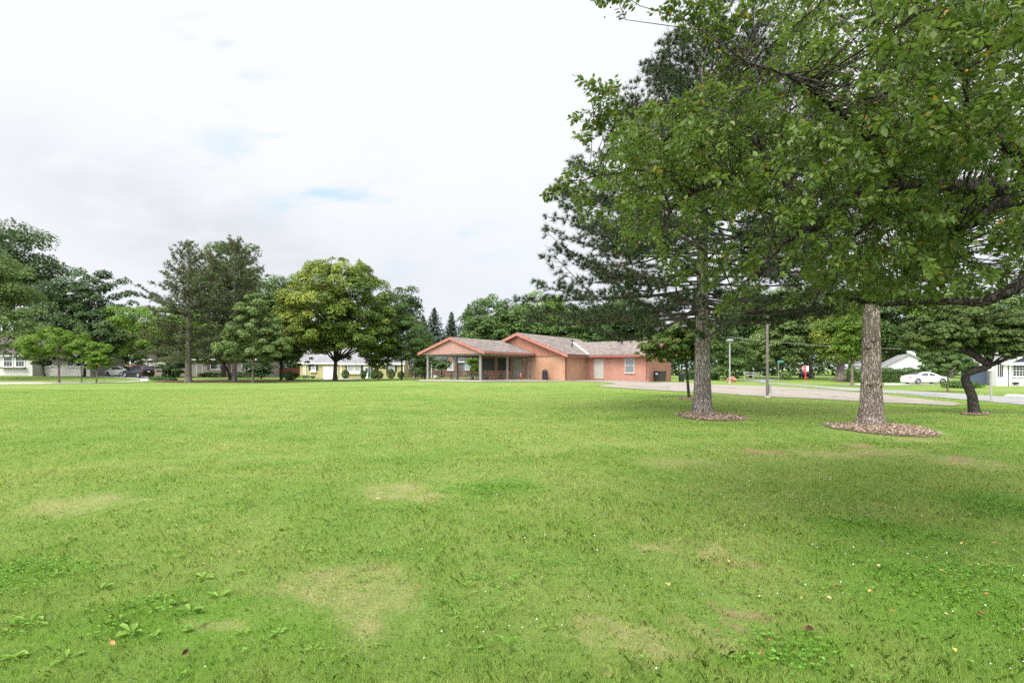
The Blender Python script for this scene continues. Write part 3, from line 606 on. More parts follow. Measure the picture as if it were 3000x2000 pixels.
def gable_roof(x0, x1, y0, y1, ze, zr, axis='x', oh=0.35, th=0.14):
    m = MB()
    if axis == 'x':
        ym = (y0 + y1) / 2; sl = (zr - ze) / (ym - y0); e = ze - sl * oh
        m.poly([(x0 - oh, y0 - oh, e), (x0 - oh, ym, zr), (x0 - oh, y1 + oh, e), (x0 - oh, y1 + oh, e + th), (x0 - oh, ym, zr + th * 1.1), (x0 - oh, y0 - oh, e + th)], (x1 - x0 + 2 * oh, 0, 0))
    else:
        xm = (x0 + x1) / 2; sl = (zr - ze) / (xm - x0); e = ze - sl * oh
        m.poly([(x0 - oh, y0 - oh, e), (xm, y0 - oh, zr), (x1 + oh, y0 - oh, e), (x1 + oh, y0 - oh, e + th), (xm, y0 - oh, zr + th * 1.1), (x0 - oh, y0 - oh, e + th)], (0, y1 - y0 + 2 * oh, 0))
    return m

# ------------------------------------------------------------------ park building with picnic shelter
A = P(1408, 1115, 50.5); BG = 0.50
B = thing('park_building', 'orange brick park building with grey brown gable roofs and an open picnic shelter', 'building', (A[0], A[1], BG), R(-32))
mw = MB()
mw.box((-6.7, 9.04, -0.6), (4.17, 23.1, 2.42))
mw.build('wall', M_BRICK, B, 'tan orange brick walls of the main hall')
mw = MB(); mw.box((4.172, 14.24, -0.6), (11.2, 22.6, 2.42)); mw.poly([(11.2, 14.24, 2.42), (11.2, 22.6, 2.42), (11.2, 18.4, 4.0)], (-0.3, 0, 0)); mw.build('wall', M_BRICK2, B, 'redder brick walls of the side wing')
# main roof: ridge along local y
def slope(x, xr, zr, s): return zr - s * abs(x - xr)
zr, xr, s0 = 4.98, -1.27, 0.395
m = MB()
m.poly([(-7.25, 8.45, slope(-7.25, xr, zr, s0)), (xr, 8.45, zr), (4.72, 8.45, slope(4.72, xr, zr, s0)), (4.72, 8.45, slope(4.72, xr, zr, s0) - 0.10), (xr, 8.45, zr - 0.12), (-7.25, 8.45, slope(-7.25, xr, zr, s0) - 0.10)], (0, 15.2, 0))
m.build('roof', M_SHING, B)
g2 = MB(); g2.poly([(-6.9, 9.02, 2.42), (4.4, 9.02, 2.42), (4.4, 9.02, slope(4.4, xr, zr, s0) - 0.2), (xr, 9.02, zr - 0.2), (-6.9, 9.02, slope(-6.9, xr, zr, s0) - 0.2)], (0, -0.08, 0)); gb = g2.build('gable', M_GABLE_B, B, 'terracotta board gable')
v_ = MB()
for k in range(5): v_.box((xr - 0.3, 8.90, 4.02 + k * 0.09), (xr + 0.3, 8.935, 4.08 + k * 0.09))
v_.box((xr - 0.36, 8.91, 3.96), (xr - 0.3, 8.94, 4.5)); v_.box((xr + 0.3, 8.91, 3.96), (xr + 0.36, 8.94, 4.5)); v_.box((xr - 0.3, 8.912, 4.46), (xr + 0.3, 8.938, 4.5)); v_.box((xr - 0.3, 8.912, 3.96), (xr + 0.3, 8.938, 4.0))
v_.build('vent', plain('louvre_paint', (0.48, 0.22, 0.15), 0.6), gb)
def barge(x0, z0, x1, z1, y, h=0.30, th=0.05):
    m = MB(); m.poly([(x0, y, z0), (x1, y, z1), (x1, y, z1 - h), (x0, y, z0 - h)], (0, -th, 0)); return m
for x in (-7.3, 4.77):
    barge(xr, zr - 0.05, x, slope(x, xr, zr, s0) - 0.05, 8.446).build('fascia', M_FASCIA, B)
m = MB(); m.box((4.64, 8.5, 2.33), (4.70, 13.3, 2.53)); m.build('fascia', M_FASCIA, B)
m = MB(); m.box((4.18, 8.5, 2.425), (4.64, 13.6, 2.45)); m.build('soffit', M_WHITE, B)
m = MB(); m.tube([(4.76, 8.5, 2.56), (4.76, 13.3, 2.55)], 0.06, 8); m.build('gutter', plain('brown_gutter', (0.11, 0.05, 0.04), 0.5), B)
# wing roof
we = 2.62; wr = 4.27; sw = (wr - we) / 4.8
m = MB()
xe = 4.72; xv = xr + (zr - wr) / s0
m.poly([(xe, 13.6, we), (11.75, 13.6, we), (11.75, 18.4, wr), (xv, 18.4, wr)], (0, 0, -0.11)); m.poly([(11.75, 23.2, we), (xe, 23.2, we), (xv, 18.4, wr), (11.75, 18.4, wr)], (0, 0, -0.11))
m.build('roof', M_SHING, B)
m = MB(); m.box((4.8, 13.56, 2.33), (11.75, 13.61, 2.52)); m.build('fascia', plain('dark_red_fascia', (0.27, 0.075, 0.055), 0.55), B)
m = MB(); m.box((4.64, 13.66, 2.425), (11.7, 14.22, 2.45)); m.build('soffit', plain('tan_soffit', (0.44, 0.30, 0.24), 0.6), B)
for y in (13.55,): barge(0, 0, 0, 0, 0)
m = MB(); m.poly([(11.76, 13.55, we), (11.76, 18.4, wr), (11.76, 23.25, we), (11.76, 23.25, we - .25), (11.76, 18.4, wr - .27), (11.76, 13.55, we - .25)], (0.05, 0, 0)); m.build('fascia', M_FASCIA, B)
fl_ = MB(); a_ = np.array([xe + .02, 13.62, we + 0.03]); b_ = np.array([xv, 18.4, wr + 0.03]); pv = np.array([0.75, 0.66, 0.0]) * 0.17
fl_.poly([a_ - pv + [0, 0, .03], a_ + pv + [0, 0, .03], b_ + pv + [0, 0, .03], b_ - pv + [0, 0, .03]], (0, 0, 0.02)); fl_.build('flashing', M_FLASH, B)
m = MB(); m.lathe([(0.16, 3.3), (0.1, 3.42), (0.055, 3.45), (0.055, 3.95)], 10, (2.45, 14.2, 0)); m.build('vent_pipe', M_BLACK, B)
m = MB(); m.lathe([(0.14, 3.55), (0.10, 3.64), (0.06, 3.66), (0.06, 4.2), (0.11, 4.2), (0.11, 4.4), (0.02, 4.47)], 10, (2.0, 15.3, 0)); m.build('vent_pipe', M_BLACK, B)
for (x, y) in ((4.24, 9.2),):
    m = MB(); m.tube([(4.7, 8.9, 2.5), (4.3, 9.12, 2.36), (4.24, 9.18, 2.2), (4.24, 9.18, 0.12), (4.34, 9.1, 0.04)], 0.055, 8); m.build('downspout', M_BROWN, B)
m = MB(); m.tube([(11.0, 13.6, 2.5), (11.0, 14.05, 2.36), (11.05, 14.15, 2.2), (11.05, 14.15, 0.12), (11.05, 13.98, 0.04)], 0.055, 8); m.build('downspout', M_BROWN, B)
WF = Wall((0, 9.04, 0), (1, 0, 0), (0, -1, 0)); WW = Wall((0, 14.24, 0), (1, 0, 0), (0, -1, 0))
door(B, WF, -1.49, 0.02, 0.95, 2.1, M_DOORG, M_DOORG)
for u_ in (-5.29, -3.25):
    m = MB(); WF.box(m, u_ - .8, u_ - .72, .98, 2.3, 0.002, .07); WF.box(m, u_ + .72, u_ + .8, .98, 2.3, 0.002, .07); WF.box(m, u_ - .72, u_ + .72, 2.22, 2.3, 0.002, .068); WF.box(m, u_ - .85, u_ + .85, .9, .98, 0.002, .16)
    f_ = m.build('counter_hatch', M_STEEL if u_ < -9 else plain('bronze_frame', (0.09, 0.075, 0.06), 0.5), B)
    m = MB(); WF.box(m, u_ - .715, u_ + .715, .985, 2.215, 0.004, 0.02)
    for k in range(12): WF.box(m, u_ - .715, u_ + .715, 1.0 + k * .1, 1.06 + k * .1, 0.02, 0.032)
    m.build('roller_shutter', M_DARK, f_)
m = MB(); m.lathe([(0.02, 0), (0.09, 0.02), (0.1, 0.08), (0.06, 0.14)], 10, (-0.55, 8.88, 2.05), 'y'); m.build('wall_light', M_WHITE, B)
door(B, WW, 5.72, 0.02, 0.98, 2.1, M_DOORL, M_DOORL, hs=1)
window(B, WW, 9.2, 0.72, 0.92, 1.45, plain('beige_frame', (0.50, 0.45, 0.38), 0.6), glass('blind_backed_glass', (0.14, 0.15, 0.16), .12), 1, 1, 0.07)
# shelter
for (x, y) in ((0, 0), (-6.35, 0), (0, 4.6), (-6.35, 4.6), (0, 8.75), (-6.35, 8.75)):
    m = MB(); m.box((x - .09, y - .09, -0.3), (x + .09, y + .09, 2.33)); m.box((x - .16, y - .16, -0.3), (x + .16, y + .16, 0.03)); m.build('post', M_POST, B, bevel=0.012)
for x in (0, -6.35):
    m = MB(); m.box((x - .1, -.15, 2.332), (x + .1, 8.95, 2.56)); m.build('beam', plain('grey_beam', (0.24, 0.235, 0.23), 0.7), B)
m = MB(); m.box((-6.24, -0.1, 2.335), (-.11, .1, 2.5)); m.build('beam', plain('grey_end_beam', (0.22, 0.22, 0.22), 0.7), B)
pr, px_, ps = 4.13, -3.17, 0.36
m = MB()
m.poly([(-7.1, -.55, slope(-7.1, px_, pr, ps)), (px_, -.55, pr), (.76, -.55, slope(.76, px_, pr, ps)), (.76, -.55, slope(.76, px_, pr, ps) - .1), (px_, -.55, pr - .12), (-7.1, -.55, slope(-7.1, px_, pr, ps) - .1)], (0, 9.46, 0)); m.build('roof', M_SHING, B)
m = MB(); m.poly([(-6.95, -.3, 2.49), (.61, -.3, 2.49), (.61, -.3, slope(.61, px_, pr, ps) - .12), (px_, -.3, pr - .16), (-6.95, -.3, slope(-6.95, px_, pr, ps) - .12)], (0, -.06, 0)); m.build('gable', M_GABLE_A, B, 'weathered pink board gable of the shelter')
for x in (-7.16, .82): barge(px_, pr - .04, x, slope(x, px_, pr, ps) - .04, -.556, .24).build('fascia', M_FASCIA, B)
m = MB(); m.box((.765, -.55, 2.5), (.81, 8.9, 2.73)); m.build('fascia', M_FASCIA, B)
m = MB(); m.box((-7.0, -.24, 2.565), (.7, 8.9, 2.585)); m.build('ceiling', plain('shelter_ceiling', (0.20, 0.175, 0.155), 0.7), B)
slab = MB(); slab.box((-7.0, -.6, -0.45), (.7, 9.0, 0.012)); slab.build('slab', M_CONC, B)
def bw(x, y, z=0.0):
    """building coordinates to world"""
    c, s = math.cos(R(-32)), math.sin(R(-32)); return (A[0] + x * c - y * s, A[1] + x * s + y * c, BG + z)
# picnic tables
M_LEG = plain('dull_dark_steel', (0.13, 0.13, 0.135), 0.5, 0.3)
def picnic_table():
    t = thing('picnic_table', '', 'picnic table', group='picnic tables under the shelter roof')
    for k in range(1):
        m = MB()
        for j in range(5): m.box((-1.1, -.37 + j * .15, .72), (1.1, -.37 + j * .15 + .14, .765))
        m.build('tabletop', M_WOODT, t)
    for s_ in (-1, 1):
        m = MB()
        for j in range(2): m.box((-1.1, s_ * .68 - .13 + j * .135, .42), (1.1, s_ * .68 - .13 + j * .135 + .125, .46))
        m.build('seat', M_WOODT, t)
        m = MB(); x = s_ * .72
        m.tube([(x, -.7, .41), (x, -.72, .25), (x, -.58, .04), (x, -.4, .02), (x, -.25, .1), (x, -.12, .7)], .028, 8); m.tube([(x, .7, .41), (x, .72, .25), (x, .58, .04), (x, .4, .02), (x, .25, .1), (x, .12, .7)], .028, 8)
        m.tube([(x, -.68, .40), (x, .68, .40)], .022, 8); m.tube([(x, -.3, .70), (x, .3, .70)], .022, 8); m.tube([(x, 0, .40), (x * .4, 0, .70)], .018, 6)
        m.build('leg_frame', M_LEG, t)
    return t
PT = [(-5.75, 1.9, 'picnic table nearest the left outer post of the shelter'), (-3.5, 2.4, 'picnic table in the middle of the shelter in front of the lawn gap'), (-1.5, 1.2, 'picnic table directly behind the front right shelter post'), (-2.2, 5.6, 'picnic table below the dark counter hatches, seen between the right posts'), (-4.7, 6.2, 'picnic table at the back of the shelter beside the dark rear posts')]
t0 = picnic_table()
for k, (x, y, lb) in enumerate(PT):
    t = t0
    if k:
        t = t0.copy(); COL.objects.link(t)
        for ch in list(t0.children): c = ch.copy(); COL.objects.link(c); c.parent = t
    t.location = bw(x, y, 0.014); t.rotation_euler = (0, 0, R((20, 8, 25, 12, -5)[k])); t['label'] = lb
# bins and cone
def litter_bin(lb, loc, hgt=1.06, c=M_BLACK, dome=True):
    t = thing('litter_bin', lb, 'bin', loc); r = .28; hb = .74
    m = MB(); m.lathe([(r * .9, 0), (r * .95, .03), (r, .1), (r, hb), (r * 1.06, hb), (r * 1.06, hb + .05)], 20); m.build('body', c, t)
    m = MB()
    for k in range(20):
        a = k * math.pi / 10; x, y = math.cos(a) * r * 1.02, math.sin(a) * r * 1.02
        m.tube([(x, y, .06), (x, y, hb - .03)], .017, 5)
    m.build('slats', c, t)
    m = MB(); m.lathe([(r * 1.06, hb + .052), (r * .98, hb + .15), (r * .8, hb + .25), (r * .45, hb + .31), (.02, hb + .33)], 20); ld = m.build('lid', c, t, smooth=True)
    m = MB(); m.add([(-.13, -r * .985, hb + .09), (.13, -r * .985, hb + .09), (.11, -r * .83, hb + .24), (-.11, -r * .83, hb + .24)], [(0, 1, 2, 3)]); m.build('opening', M_DARK, ld)
litter_bin('black slatted litter bin with domed lid beside the brick wall of the hall', bw(2.25, 8.3, -.02))
litter_bin('black round litter bin standing behind the far brick corner of the wing', (19.35, 62.4, g(19.35, 62.4)))
t = thing('traffic_cone', 'orange traffic cone with white bands in front of the shelter door', 'cone', bw(-.45, 7.9, .012))
M_OR = plain('cone_orange', (0.80, 0.16, 0.03), 0.5, var=.1)
m = MB(); m.box((-.19, -.19, 0), (.19, .19, .035)); m.build('base', M_BLACK, t, bevel=.01)
m = MB(); m.lathe([(.15, .036), (.028, .72)], 18); m.build('body', M_OR, t, smooth=True)
for z0, z1 in ((.34, .46), (.54, .64)):
    m = MB(); r_ = lambda z: .15 - (z - .036) / .684 * .122 + .004
    m.lathe([(r_(z0), z0), (r_(z1), z1)], 18); m.build('band', M_WHITE, t)
wx, wy, _ = bw(11.85, 16.2)
t = thing('wheelie_bin', 'dark grey wheeled rubbish bin with a white sticker at the end of the brick wing', 'bin', (wx, wy, g(wx, wy) + .03), R(-40))
M_BING = plain('bin_grey_green', (0.035, 0.042, 0.04), .5)
m = MB(); v0 = [(-.4, -.33, .06), (.4, -.33, .06), (.4, .33, .06), (-.4, .33, .06), (-.52, -.42, .98), (.52, -.42, .98), (.52, .42, .98), (-.52, .42, .98)]
m.add(v0, [(0, 3, 2, 1), (4, 5, 6, 7), (0, 1, 5, 4), (1, 2, 6, 5), (2, 3, 7, 6), (3, 0, 4, 7)]); m.build('body', M_BING, t, bevel=.03)
m = MB(); m.box((-.56, -.47, .985), (.56, .46, 1.05)); m.box((-.5, -.42, 1.05), (.5, .4, 1.10)); m.build('lid', M_BING, t, bevel=.025)
for x in (-.38, .38): m = MB(); m.lathe([(.1, -.03), (.12, -.02), (.12, .02), (.1, .03)], 14, (x, .36, .12), 'x'); m.build('wheel', M_BLACK, t)
m = MB(); m.poly([(-.36, -.408, .72), (-.1, -.408, .72), (-.1, -.425, .88), (-.36, -.425, .88)], (0, -.004, 0)); m.build('sticker', M_WHITE, t)
m = MB(); m.tube([(-.4, .5, 1.0), (.4, .5, 1.0)], .025, 8); m.build('handle', M_BLACK, t)

# ------------------------------------------------------------------ houses
def pxh(px, Y): return (px - 1500) / F * Y
def zz(py, Y): return CH - (py - HZ) / F * Y
# yellow house
Y = 96.0; GZ = zz(1108.5, Y)
H = thing('yellow_house', 'yellow clapboard house with light grey roof and white garage door behind the maple', 'house', (pxh(940, Y), Y, GZ))
def hx(px): return pxh(px, Y) - pxh(940, Y)
def hz(py): return zz(py, Y) - GZ
M_YEL = siding_mat('yellow_clapboard', (0.46, 0.40, 0.19), .16)
m = MB(); gable_walls(m, hx(879), hx(998), 0, 7, -.5, hz(1062), hz(1062) + 2.2); m.build('wall', M_YEL, H)
m = MB(); gable_walls(m, hx(1003), hx(1186), -1.0, 3.5, -.5, hz(1064), hz(1064) + 2.6); m.build('wall', M_YEL, H)
m = MB(); gable_roof(hx(879), hx(998), 0, 7, hz(1062), hz(1062) + 2.2, oh=.3).build('roof', M_SHING_G, H)
gable_roof(hx(1003), hx(1186), -1.0, 3.5, hz(1064), hz(1064) + 2.6, oh=.25).build('roof', M_SHING_G, H)
for (a, b, y, pz) in ((874, 1000, -.33, 1062), (1000, 1190, -1.28, 1064)):
    m = MB(); m.box((hx(a), y - .06, hz(pz) - .27), (hx(b), y - .001, hz(pz) - .02)); m.build('fascia', M_TRIM, H)
for px in (891, 895.5, 1005, 1186):
    y = -.06 if px < 1000 else -1.06
    m = MB(); m.box((hx(px) - .09, y - .04, -.2), (hx(px) + .07, y + .05, hz(1064) - .28)); m.build('corner_board', M_TRIM, H)
WA = Wall((0, 0, 0), (1, 0, 0), (0, -1, 0)); WB = Wall((0, -1.0, 0), (1, 0, 0), (0, -1, 0))
window(H, WA, hx(918.5), hz(1083), .65, 1.05, pm=M_PANE2, cols=2, rows=2, shutters=M_CHAR, box=M_TRIM)
window(H, WB, hx(1031.5), hz(1087), .88, 1.32, pm=M_PANE2, cols=2, rows=2)
window(H, WB, hx(1052), hz(1087), .88, 1.32, pm=M_PANE2, cols=2, rows=2)
for px in (1021, 1064.5):
    m = MB(); WB.box(m, hx(px) - .19, hx(px) + .19, hz(1089), hz(1065.5), .003, .05); m.build('shutter', M_CHAR, H)
m = MB(); WB.box(m, hx(1024), hx(1061), hz(1095), hz(1090.5), .005, .3); m.build('planter_box', M_TRIM, H)
window(H, WB, hx(1151), hz(1087), .85, 1.32, pm=M_PANE2, cols=2, rows=2, shutters=M_CHAR)
door(H, WB, hx(1080), -.1, 1.0, 2.15, M_TRIM, M_TRIM, panel=[(.2, .8, .5, .9)])
door(H, WB, hx(1090), -.1, .8, 2.1, M_CHAR, M_TRIM)
gd = MB(); WA.box(gd, hx(950), hx(987), -.1, hz(1074.5), .003, .04)
for k in range(4):
    for j in range(4): q0 = hx(950) + (hx(987) - hx(950)) * (j + .08) / 4; q1 = hx(950) + (hx(987) - hx(950)) * (j + .92) / 4; w0 = (hz(1074.5)) * (k + .1) / 4; w1 = hz(1074.5) * (k + .9) / 4; WA.box(gd, q0, q1, w0, w1, .04, .055)
o = gd.build('garage_door', M_TRIM, H)
f = MB(); WA.box(f, hx(947.2), hx(950), -.1, hz(1072), .002, .07); WA.box(f, hx(987), hx(989.8), -.1, hz(1072), .002, .07); WA.box(f, hx(950), hx(987), hz(1074.5), hz(1072), .002, .068); f.build('frame', M_TRIM, o)
# brown house behind the shelter
Y = 101.0; GZ = zz(1104, Y)
H = thing('brown_house', 'brown clapboard house with dark grey roof and blue shutters seen through the shelter', 'house', (pxh(1300, Y), Y, GZ))
def hx(px): return pxh(px, Y) - pxh(1300, Y)
M_BRN = siding_mat('brown_clapboard', (0.215, 0.13, 0.095), .16)
m = MB(); gable_walls(m, hx(1186), hx(1262), 2, 8, -.5, hz(1058), hz(1058) + 1.4); gable_walls(m, hx(1264), hx(1400), 0, 8, -.5, hz(1057), hz(1057) + 2.4); m.build('wall', M_BRN, H)
m = MB(); gable_walls(m, hx(1306), hx(1336), -1.2, 3, -.5, hz(1060), hz(1032), 'y'); m.build('wall', M_BRN, H)
gable_roof(hx(1188), hx(1262), 2, 8, hz(1058), hz(1058) + 1.4, oh=.3).build('roof', M_SHING_D, H)
gable_roof(hx(1264), hx(1400), 0, 8, hz(1057), hz(1057) + 2.4, oh=.3).build('roof', M_SHING_D, H)
gable_roof(hx(1306), hx(1336), -1.2, 3, hz(1060), hz(1032), 'y', oh=.15).build('roof', M_SHING_D, H)
m = MB(); m.box((hx(1262), -.38, hz(1057) - .3), (hx(1305), -.31, hz(1057) - .08)); m.box((hx(1337), -.38, hz(1057) - .3), (hx(1402), -.31, hz(1057) - .08)); m.build('fascia', M_TRIM, H)
for px in (1188, 1208, 1264, 1338):
    m = MB(); y = 1.93 if px < 1230 else -.07; m.box((hx(px) - .1, y - .04, -.2), (hx(px) + .1, y + .06, hz(1058) - .3)); m.build('corner_board', M_TRIM, H)
WA = Wall((0, 0, 0), (1, 0, 0), (0, -1, 0)); WC = Wall((0, 2, 0), (1, 0, 0), (0, -1, 0)); WD = Wall((0, -1.2, 0), (1, 0, 0), (0, -1, 0))
M_BLUE = plain('blue_shutter', (0.10, 0.24, 0.38), .6)
window(H, WA, hx(1371), hz(1082), .95, 1.3, pm=M_PANE2, shutters=M_BLUE); window(H, WC, hx(1198), hz(1078), .65, 1.2, pm=M_PANE); window(H, WD, hx(1321.5), hz(1083), .9, 1.25, pm=M_PANE2)
window(H, WA, hx(1282), hz(1082), .8, 1.25, pm=M_PANE)
# taupe ranch house with the arched garage
Y = 93.0; GZ = zz(1102, Y)
H = thing('ranch_house', 'taupe ranch house with arched white garage door trim behind the pines', 'house', (pxh(580, Y), Y, GZ))
def hx(px): return pxh(px, Y) - pxh(580, Y)
M_TAU = siding_mat('taupe_siding', (0.34, 0.31, 0.27), .2); M_TAUD = plain('taupe_garage_door', (0.30, 0.265, 0.23), .6)
m = MB(); gable_walls(m, hx(420), hx(506), 0, 8, -.5, hz(1051), hz(1051) + 1.7); m.build('wall', M_TAU, H)
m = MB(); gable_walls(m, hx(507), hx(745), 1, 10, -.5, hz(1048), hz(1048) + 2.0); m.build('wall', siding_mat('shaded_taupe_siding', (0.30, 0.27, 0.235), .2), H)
gable_roof(hx(420), hx(506), 0, 8, hz(1051), hz(1051) + 1.7, oh=.3).build('roof', M_SHING_B, H); gable_roof(hx(507), hx(745), 1, 10, hz(1048), hz(1048) + 2.0, oh=.5).build('roof', M_SHING_B, H)
m = MB(); m.box((hx(417), -.38, hz(1051) - .24), (hx(508), -.31, hz(1051))); m.box((hx(508), .42, hz(1048) - .38), (hx(748), .49, hz(1048) - .15)); m.build('fascia', M_TRIM, H)
for px in (429, 432): m = MB(); m.box((hx(px) - .07, -.1, -.2), (hx(px) + .05, -.01, hz(1051) - .25)); m.build('corner_board', M_TRIM, H)
WA = Wall((0, 0, 0), (1, 0, 0), (0, -1, 0)); WB = Wall((0, 1, 0), (1, 0, 0), (0, -1, 0))
gd = MB(); a, b = hx(442), hx(492)
gd.poly([WA(a, -.1, .004), WA(b, -.1, .004)] + [WA(a + (b - a) * (1 - k / 10), 1.78 + .45 * math.sin(math.pi * k / 10), .004) for k in range(11)], (0, -.03, 0)); o = gd.build('garage_door', M_TAUD, H)
f = MB()
pts = [(a, -.1)] + [(a + (b - a) * (k / 10), 1.78 + .45 * math.sin(math.pi * k / 10)) for k in range(11)] + [(b, -.1)]
for (p, q) in zip(pts[:-1], pts[1:]): f.tube([WA(p[0], p[1], .06), WA(q[0], q[1], .06)], .07, 4)
WA.box(f, a - .28, a - .08, -.1, 2.42, .004, .06); WA.box(f, b + .08, b + .28, -.1, 2.42, .004, .06); WA.box(f, a - .28, b + .28, 2.3, 2.44, .004, .062)
f.build('frame', M_TRIM, o)
for k in range(5): q = a + .12 + k * (b - a - .2) / 5; p_ = MB(); WA.box(p_, q, q + .48, 1.25, 1.66, .036, .045); p_.build('pane', M_PANE, o)
m = MB(); m.lathe([(.02, 0), (.1, .03), (.1, .12), (.03, .2)], 10, (hx(467.5), -.22, hz(1057)), 'y'); m.build('wall_light', M_WHITE, H)
window(H, WB, hx(618.5), hz(1081), 1.15, 1.4, pm=M_PANE, cols=1, rows=1); window(H, WB, hx(644), hz(1081), 1.15, 1.4, pm=M_PANE, cols=1, rows=1); window(H, WB, hx(710), hz(1081), 1.1, 1.2, pm=M_PANE, cols=2, rows=2)
for px in (601.5, 662): m = MB(); WB.box(m, hx(px) - .25, hx(px) + .25, hz(1084), hz(1056), .003, .05); m.build('shutter', plain('brown_shutter', (0.13, 0.10, 0.085), .6), H)
door(H, WB, hx(575), -.1, 1.0, 2.1, M_TAUD, M_TRIM)
# white house at the left edge
Y = 76.0; GZ = zz(1099, Y)
H = thing('white_bungalow', 'white clapboard bungalow with flower box under its windows at the left edge', 'house', (pxh(50, Y), Y, GZ))
def hx(px): return pxh(px, Y) - pxh(50, Y)
M_WCL = siding_mat('white_clapboard', (0.60, 0.59, 0.55), .19, .2)
m = MB(); gable_walls(m, hx(-130), hx(95), 0, 9, -.6, hz(1038), hz(1038) + 2.8); m.build('wall', M_WCL, H)
m = MB(); gable_walls(m, hx(95.5), hx(238), 1.6, 8.5, -.6, hz(1049), hz(1049) + 2.0); m.build('wall', M_WCL, H)
gable_roof(hx(-130), hx(95), 0, 9, hz(1038), hz(1038) + 2.8, oh=.35).build('roof', M_SHING_B, H); gable_roof(hx(95.5), hx(238), 1.6, 8.5, hz(1049), hz(1049) + 2.0, oh=.5).build('roof', M_SHING_B, H)
m = MB(); m.box((hx(-132), -.44, hz(1038) - .3), (hx(97), -.36, hz(1038) - .1)); m.build('fascia', M_TRIM, H)
WA = Wall((0, 0, 0), (1, 0, 0), (0, -1, 0)); WB = Wall((0, 1.6, 0), (1, 0, 0), (0, -1, 0))
for px in (24.5, 59.5): window(H, WA, hx(px), hz(1073), 1.12, 1.45, pm=M_PANE, cols=3, rows=1, fw=.12)
m = MB(); WA.box(m, hx(7), hx(79), hz(1080), hz(1075.5), .13, .5); m.build('planter_box', plain('weathered_brown_box', (0.12, 0.095, 0.075), .8), H)
window(H, WB, hx(117), hz(1071), 1.1, .85, pm=M_PANE, cols=1, rows=1); window(H, WB, hx(137), hz(1071), .9, .85, pm=M_PANE, cols=1, rows=1)
for px in (180, 205, 225): window(H, WB, hx(px), hz(1072), .85, .8, pm=M_PANE, cols=1, rows=1)
door(H, WA, hx(-20), -.2, 1.0, 2.1, M_CHAR, M_TRIM)
# white garage house at the right, gable to the street
Y = 86.0; GZ = zz(1118, Y)
H = thing('white_garage', 'white clapboard garage with low gable beyond the parked white sedan', 'house', (pxh(2670, Y), Y, GZ), R(-28))
def hx(px): return (pxh(px, Y) - pxh(2670, Y)) * .9
M_WC2 = siding_mat('white_wide_clapboard', (0.70, 0.70, 0.69), .22, .1)
m = MB(); gable_walls(m, hx(2588), hx(2742), 0, 12, -.5, hz(1078), hz(1038), 'y'); m.build('wall', M_WC2, H); gable_roof(hx(2588), hx(2742), 0, 12, hz(1078), hz(1038), 'y', oh=.4).build('roof', M_SHING_G, H)
m = MB(); gable_walls(m, hx(2520), hx(2587), 3, 12, -.5, hz(1070), hz(1050), 'x'); m.build('wall', M_WC2, H); gable_roof(hx(2520), hx(2587), 3, 12, hz(1070), hz(1049), 'x', oh=.3).build('roof', M_SHING_G, H)
m = MB(); WA = Wall((0, 0, 0), (1, 0, 0), (0, -1, 0)); WA.box(m, hx(2590), hx(2740), hz(1082), hz(1072), .004, .1); m.build('soffit', plain('pale_band', (0.56, 0.57, 0.58), .6), H)
m = MB(); cx = hx(2677); m.box((cx - .5, 2, hz(1042)), (cx + .5, 3, hz(1030))); m.poly([(cx - .7, 1.8, hz(1030)), (cx + .7, 1.8, hz(1030)), (cx, 1.8, hz(1022))], (0, 1.4, 0)); m.tube([(cx, 2.5, hz(1022)), (cx, 2.5, hz(1015))], .05, 6); m.build('cupola', M_WHITE, H)
door(H, WA, hx(2650), 0, 4.6, 2.2, M_WHITE, M_TRIM, handle=False)
# dark blue and white house at the right edge
Y = 62.0; GZ = zz(1131, Y)
H = thing('blue_house', 'dark blue house with white porch and red brick chimney at the right edge', 'house', (pxh(2915, Y), Y, GZ), R(-20))
def hx(px): return (pxh(px, Y) - pxh(2915, Y)) * .93
M_BLU = siding_mat('navy_siding', (0.045, 0.062, 0.105), .2)
m = MB(); gable_walls(m, hx(2866), hx(2916), 2, 4, -.5, hz(1070), hz(1045), 'x'); m.build('wall', M_BLU, H)
gable_roof(hx(2866), hx(2916), 2, 4, hz(1070), hz(1045), 'x', oh=.3).build('roof', M_SHING_G, H)
m = MB(); gable_walls(m, hx(2950), hx(3130), 0, 9, -.5, hz(1066), hz(1066) + .02, 'y'); m.build('wall', boards_mat('cream_board_wall', (0.60, 0.58, 0.55), .3), H)
m = MB(); m.poly([(hx(2940), -.02, hz(1060)), (hx(3140), -.02, hz(1060)), (hx(3040), -.02, hz(1016))], (0, 9, 0)); m.build('gable', M_BLU, H)
m = MB(); x0, x1, xm = hx(2932), hx(3148), hx(3040); ze_, zr_ = hz(1064), hz(1012)
m.poly([(x0, -.6, ze_), (xm, -.6, zr_), (x1, -.6, ze_), (x1, -.6, ze_ + .14), (xm, -.6, zr_ + .15), (x0, -.6, ze_ + .14)], (0, 10, 0)); m.build('roof', M_SHING_G, H)
m = MB(); m.poly([(x0, -.62, ze_ + .02), (xm, -.62, zr_ + .02), (xm, -.62, zr_ - .2), (x0, -.62, ze_ - .2)], (0, -.05, 0)); m.poly([(x1, -.62, ze_ + .02), (xm, -.62, zr_ + .02), (xm, -.62, zr_ - .2), (x1, -.62, ze_ - .2)], (0, -.05, 0)); m.build('fascia', M_TRIM, H)
m = MB(); m.box((hx(2930), -.64, hz(1069)), (hx(3150), -.1, hz(1061.5))); m.build('beam', M_TRIM, H)
m = MB(); m.box((hx(2916.5), -.2, -.5), (hx(2945), 1.4, hz(1066) - .1)); m.build('wall', M_WHITE, H)
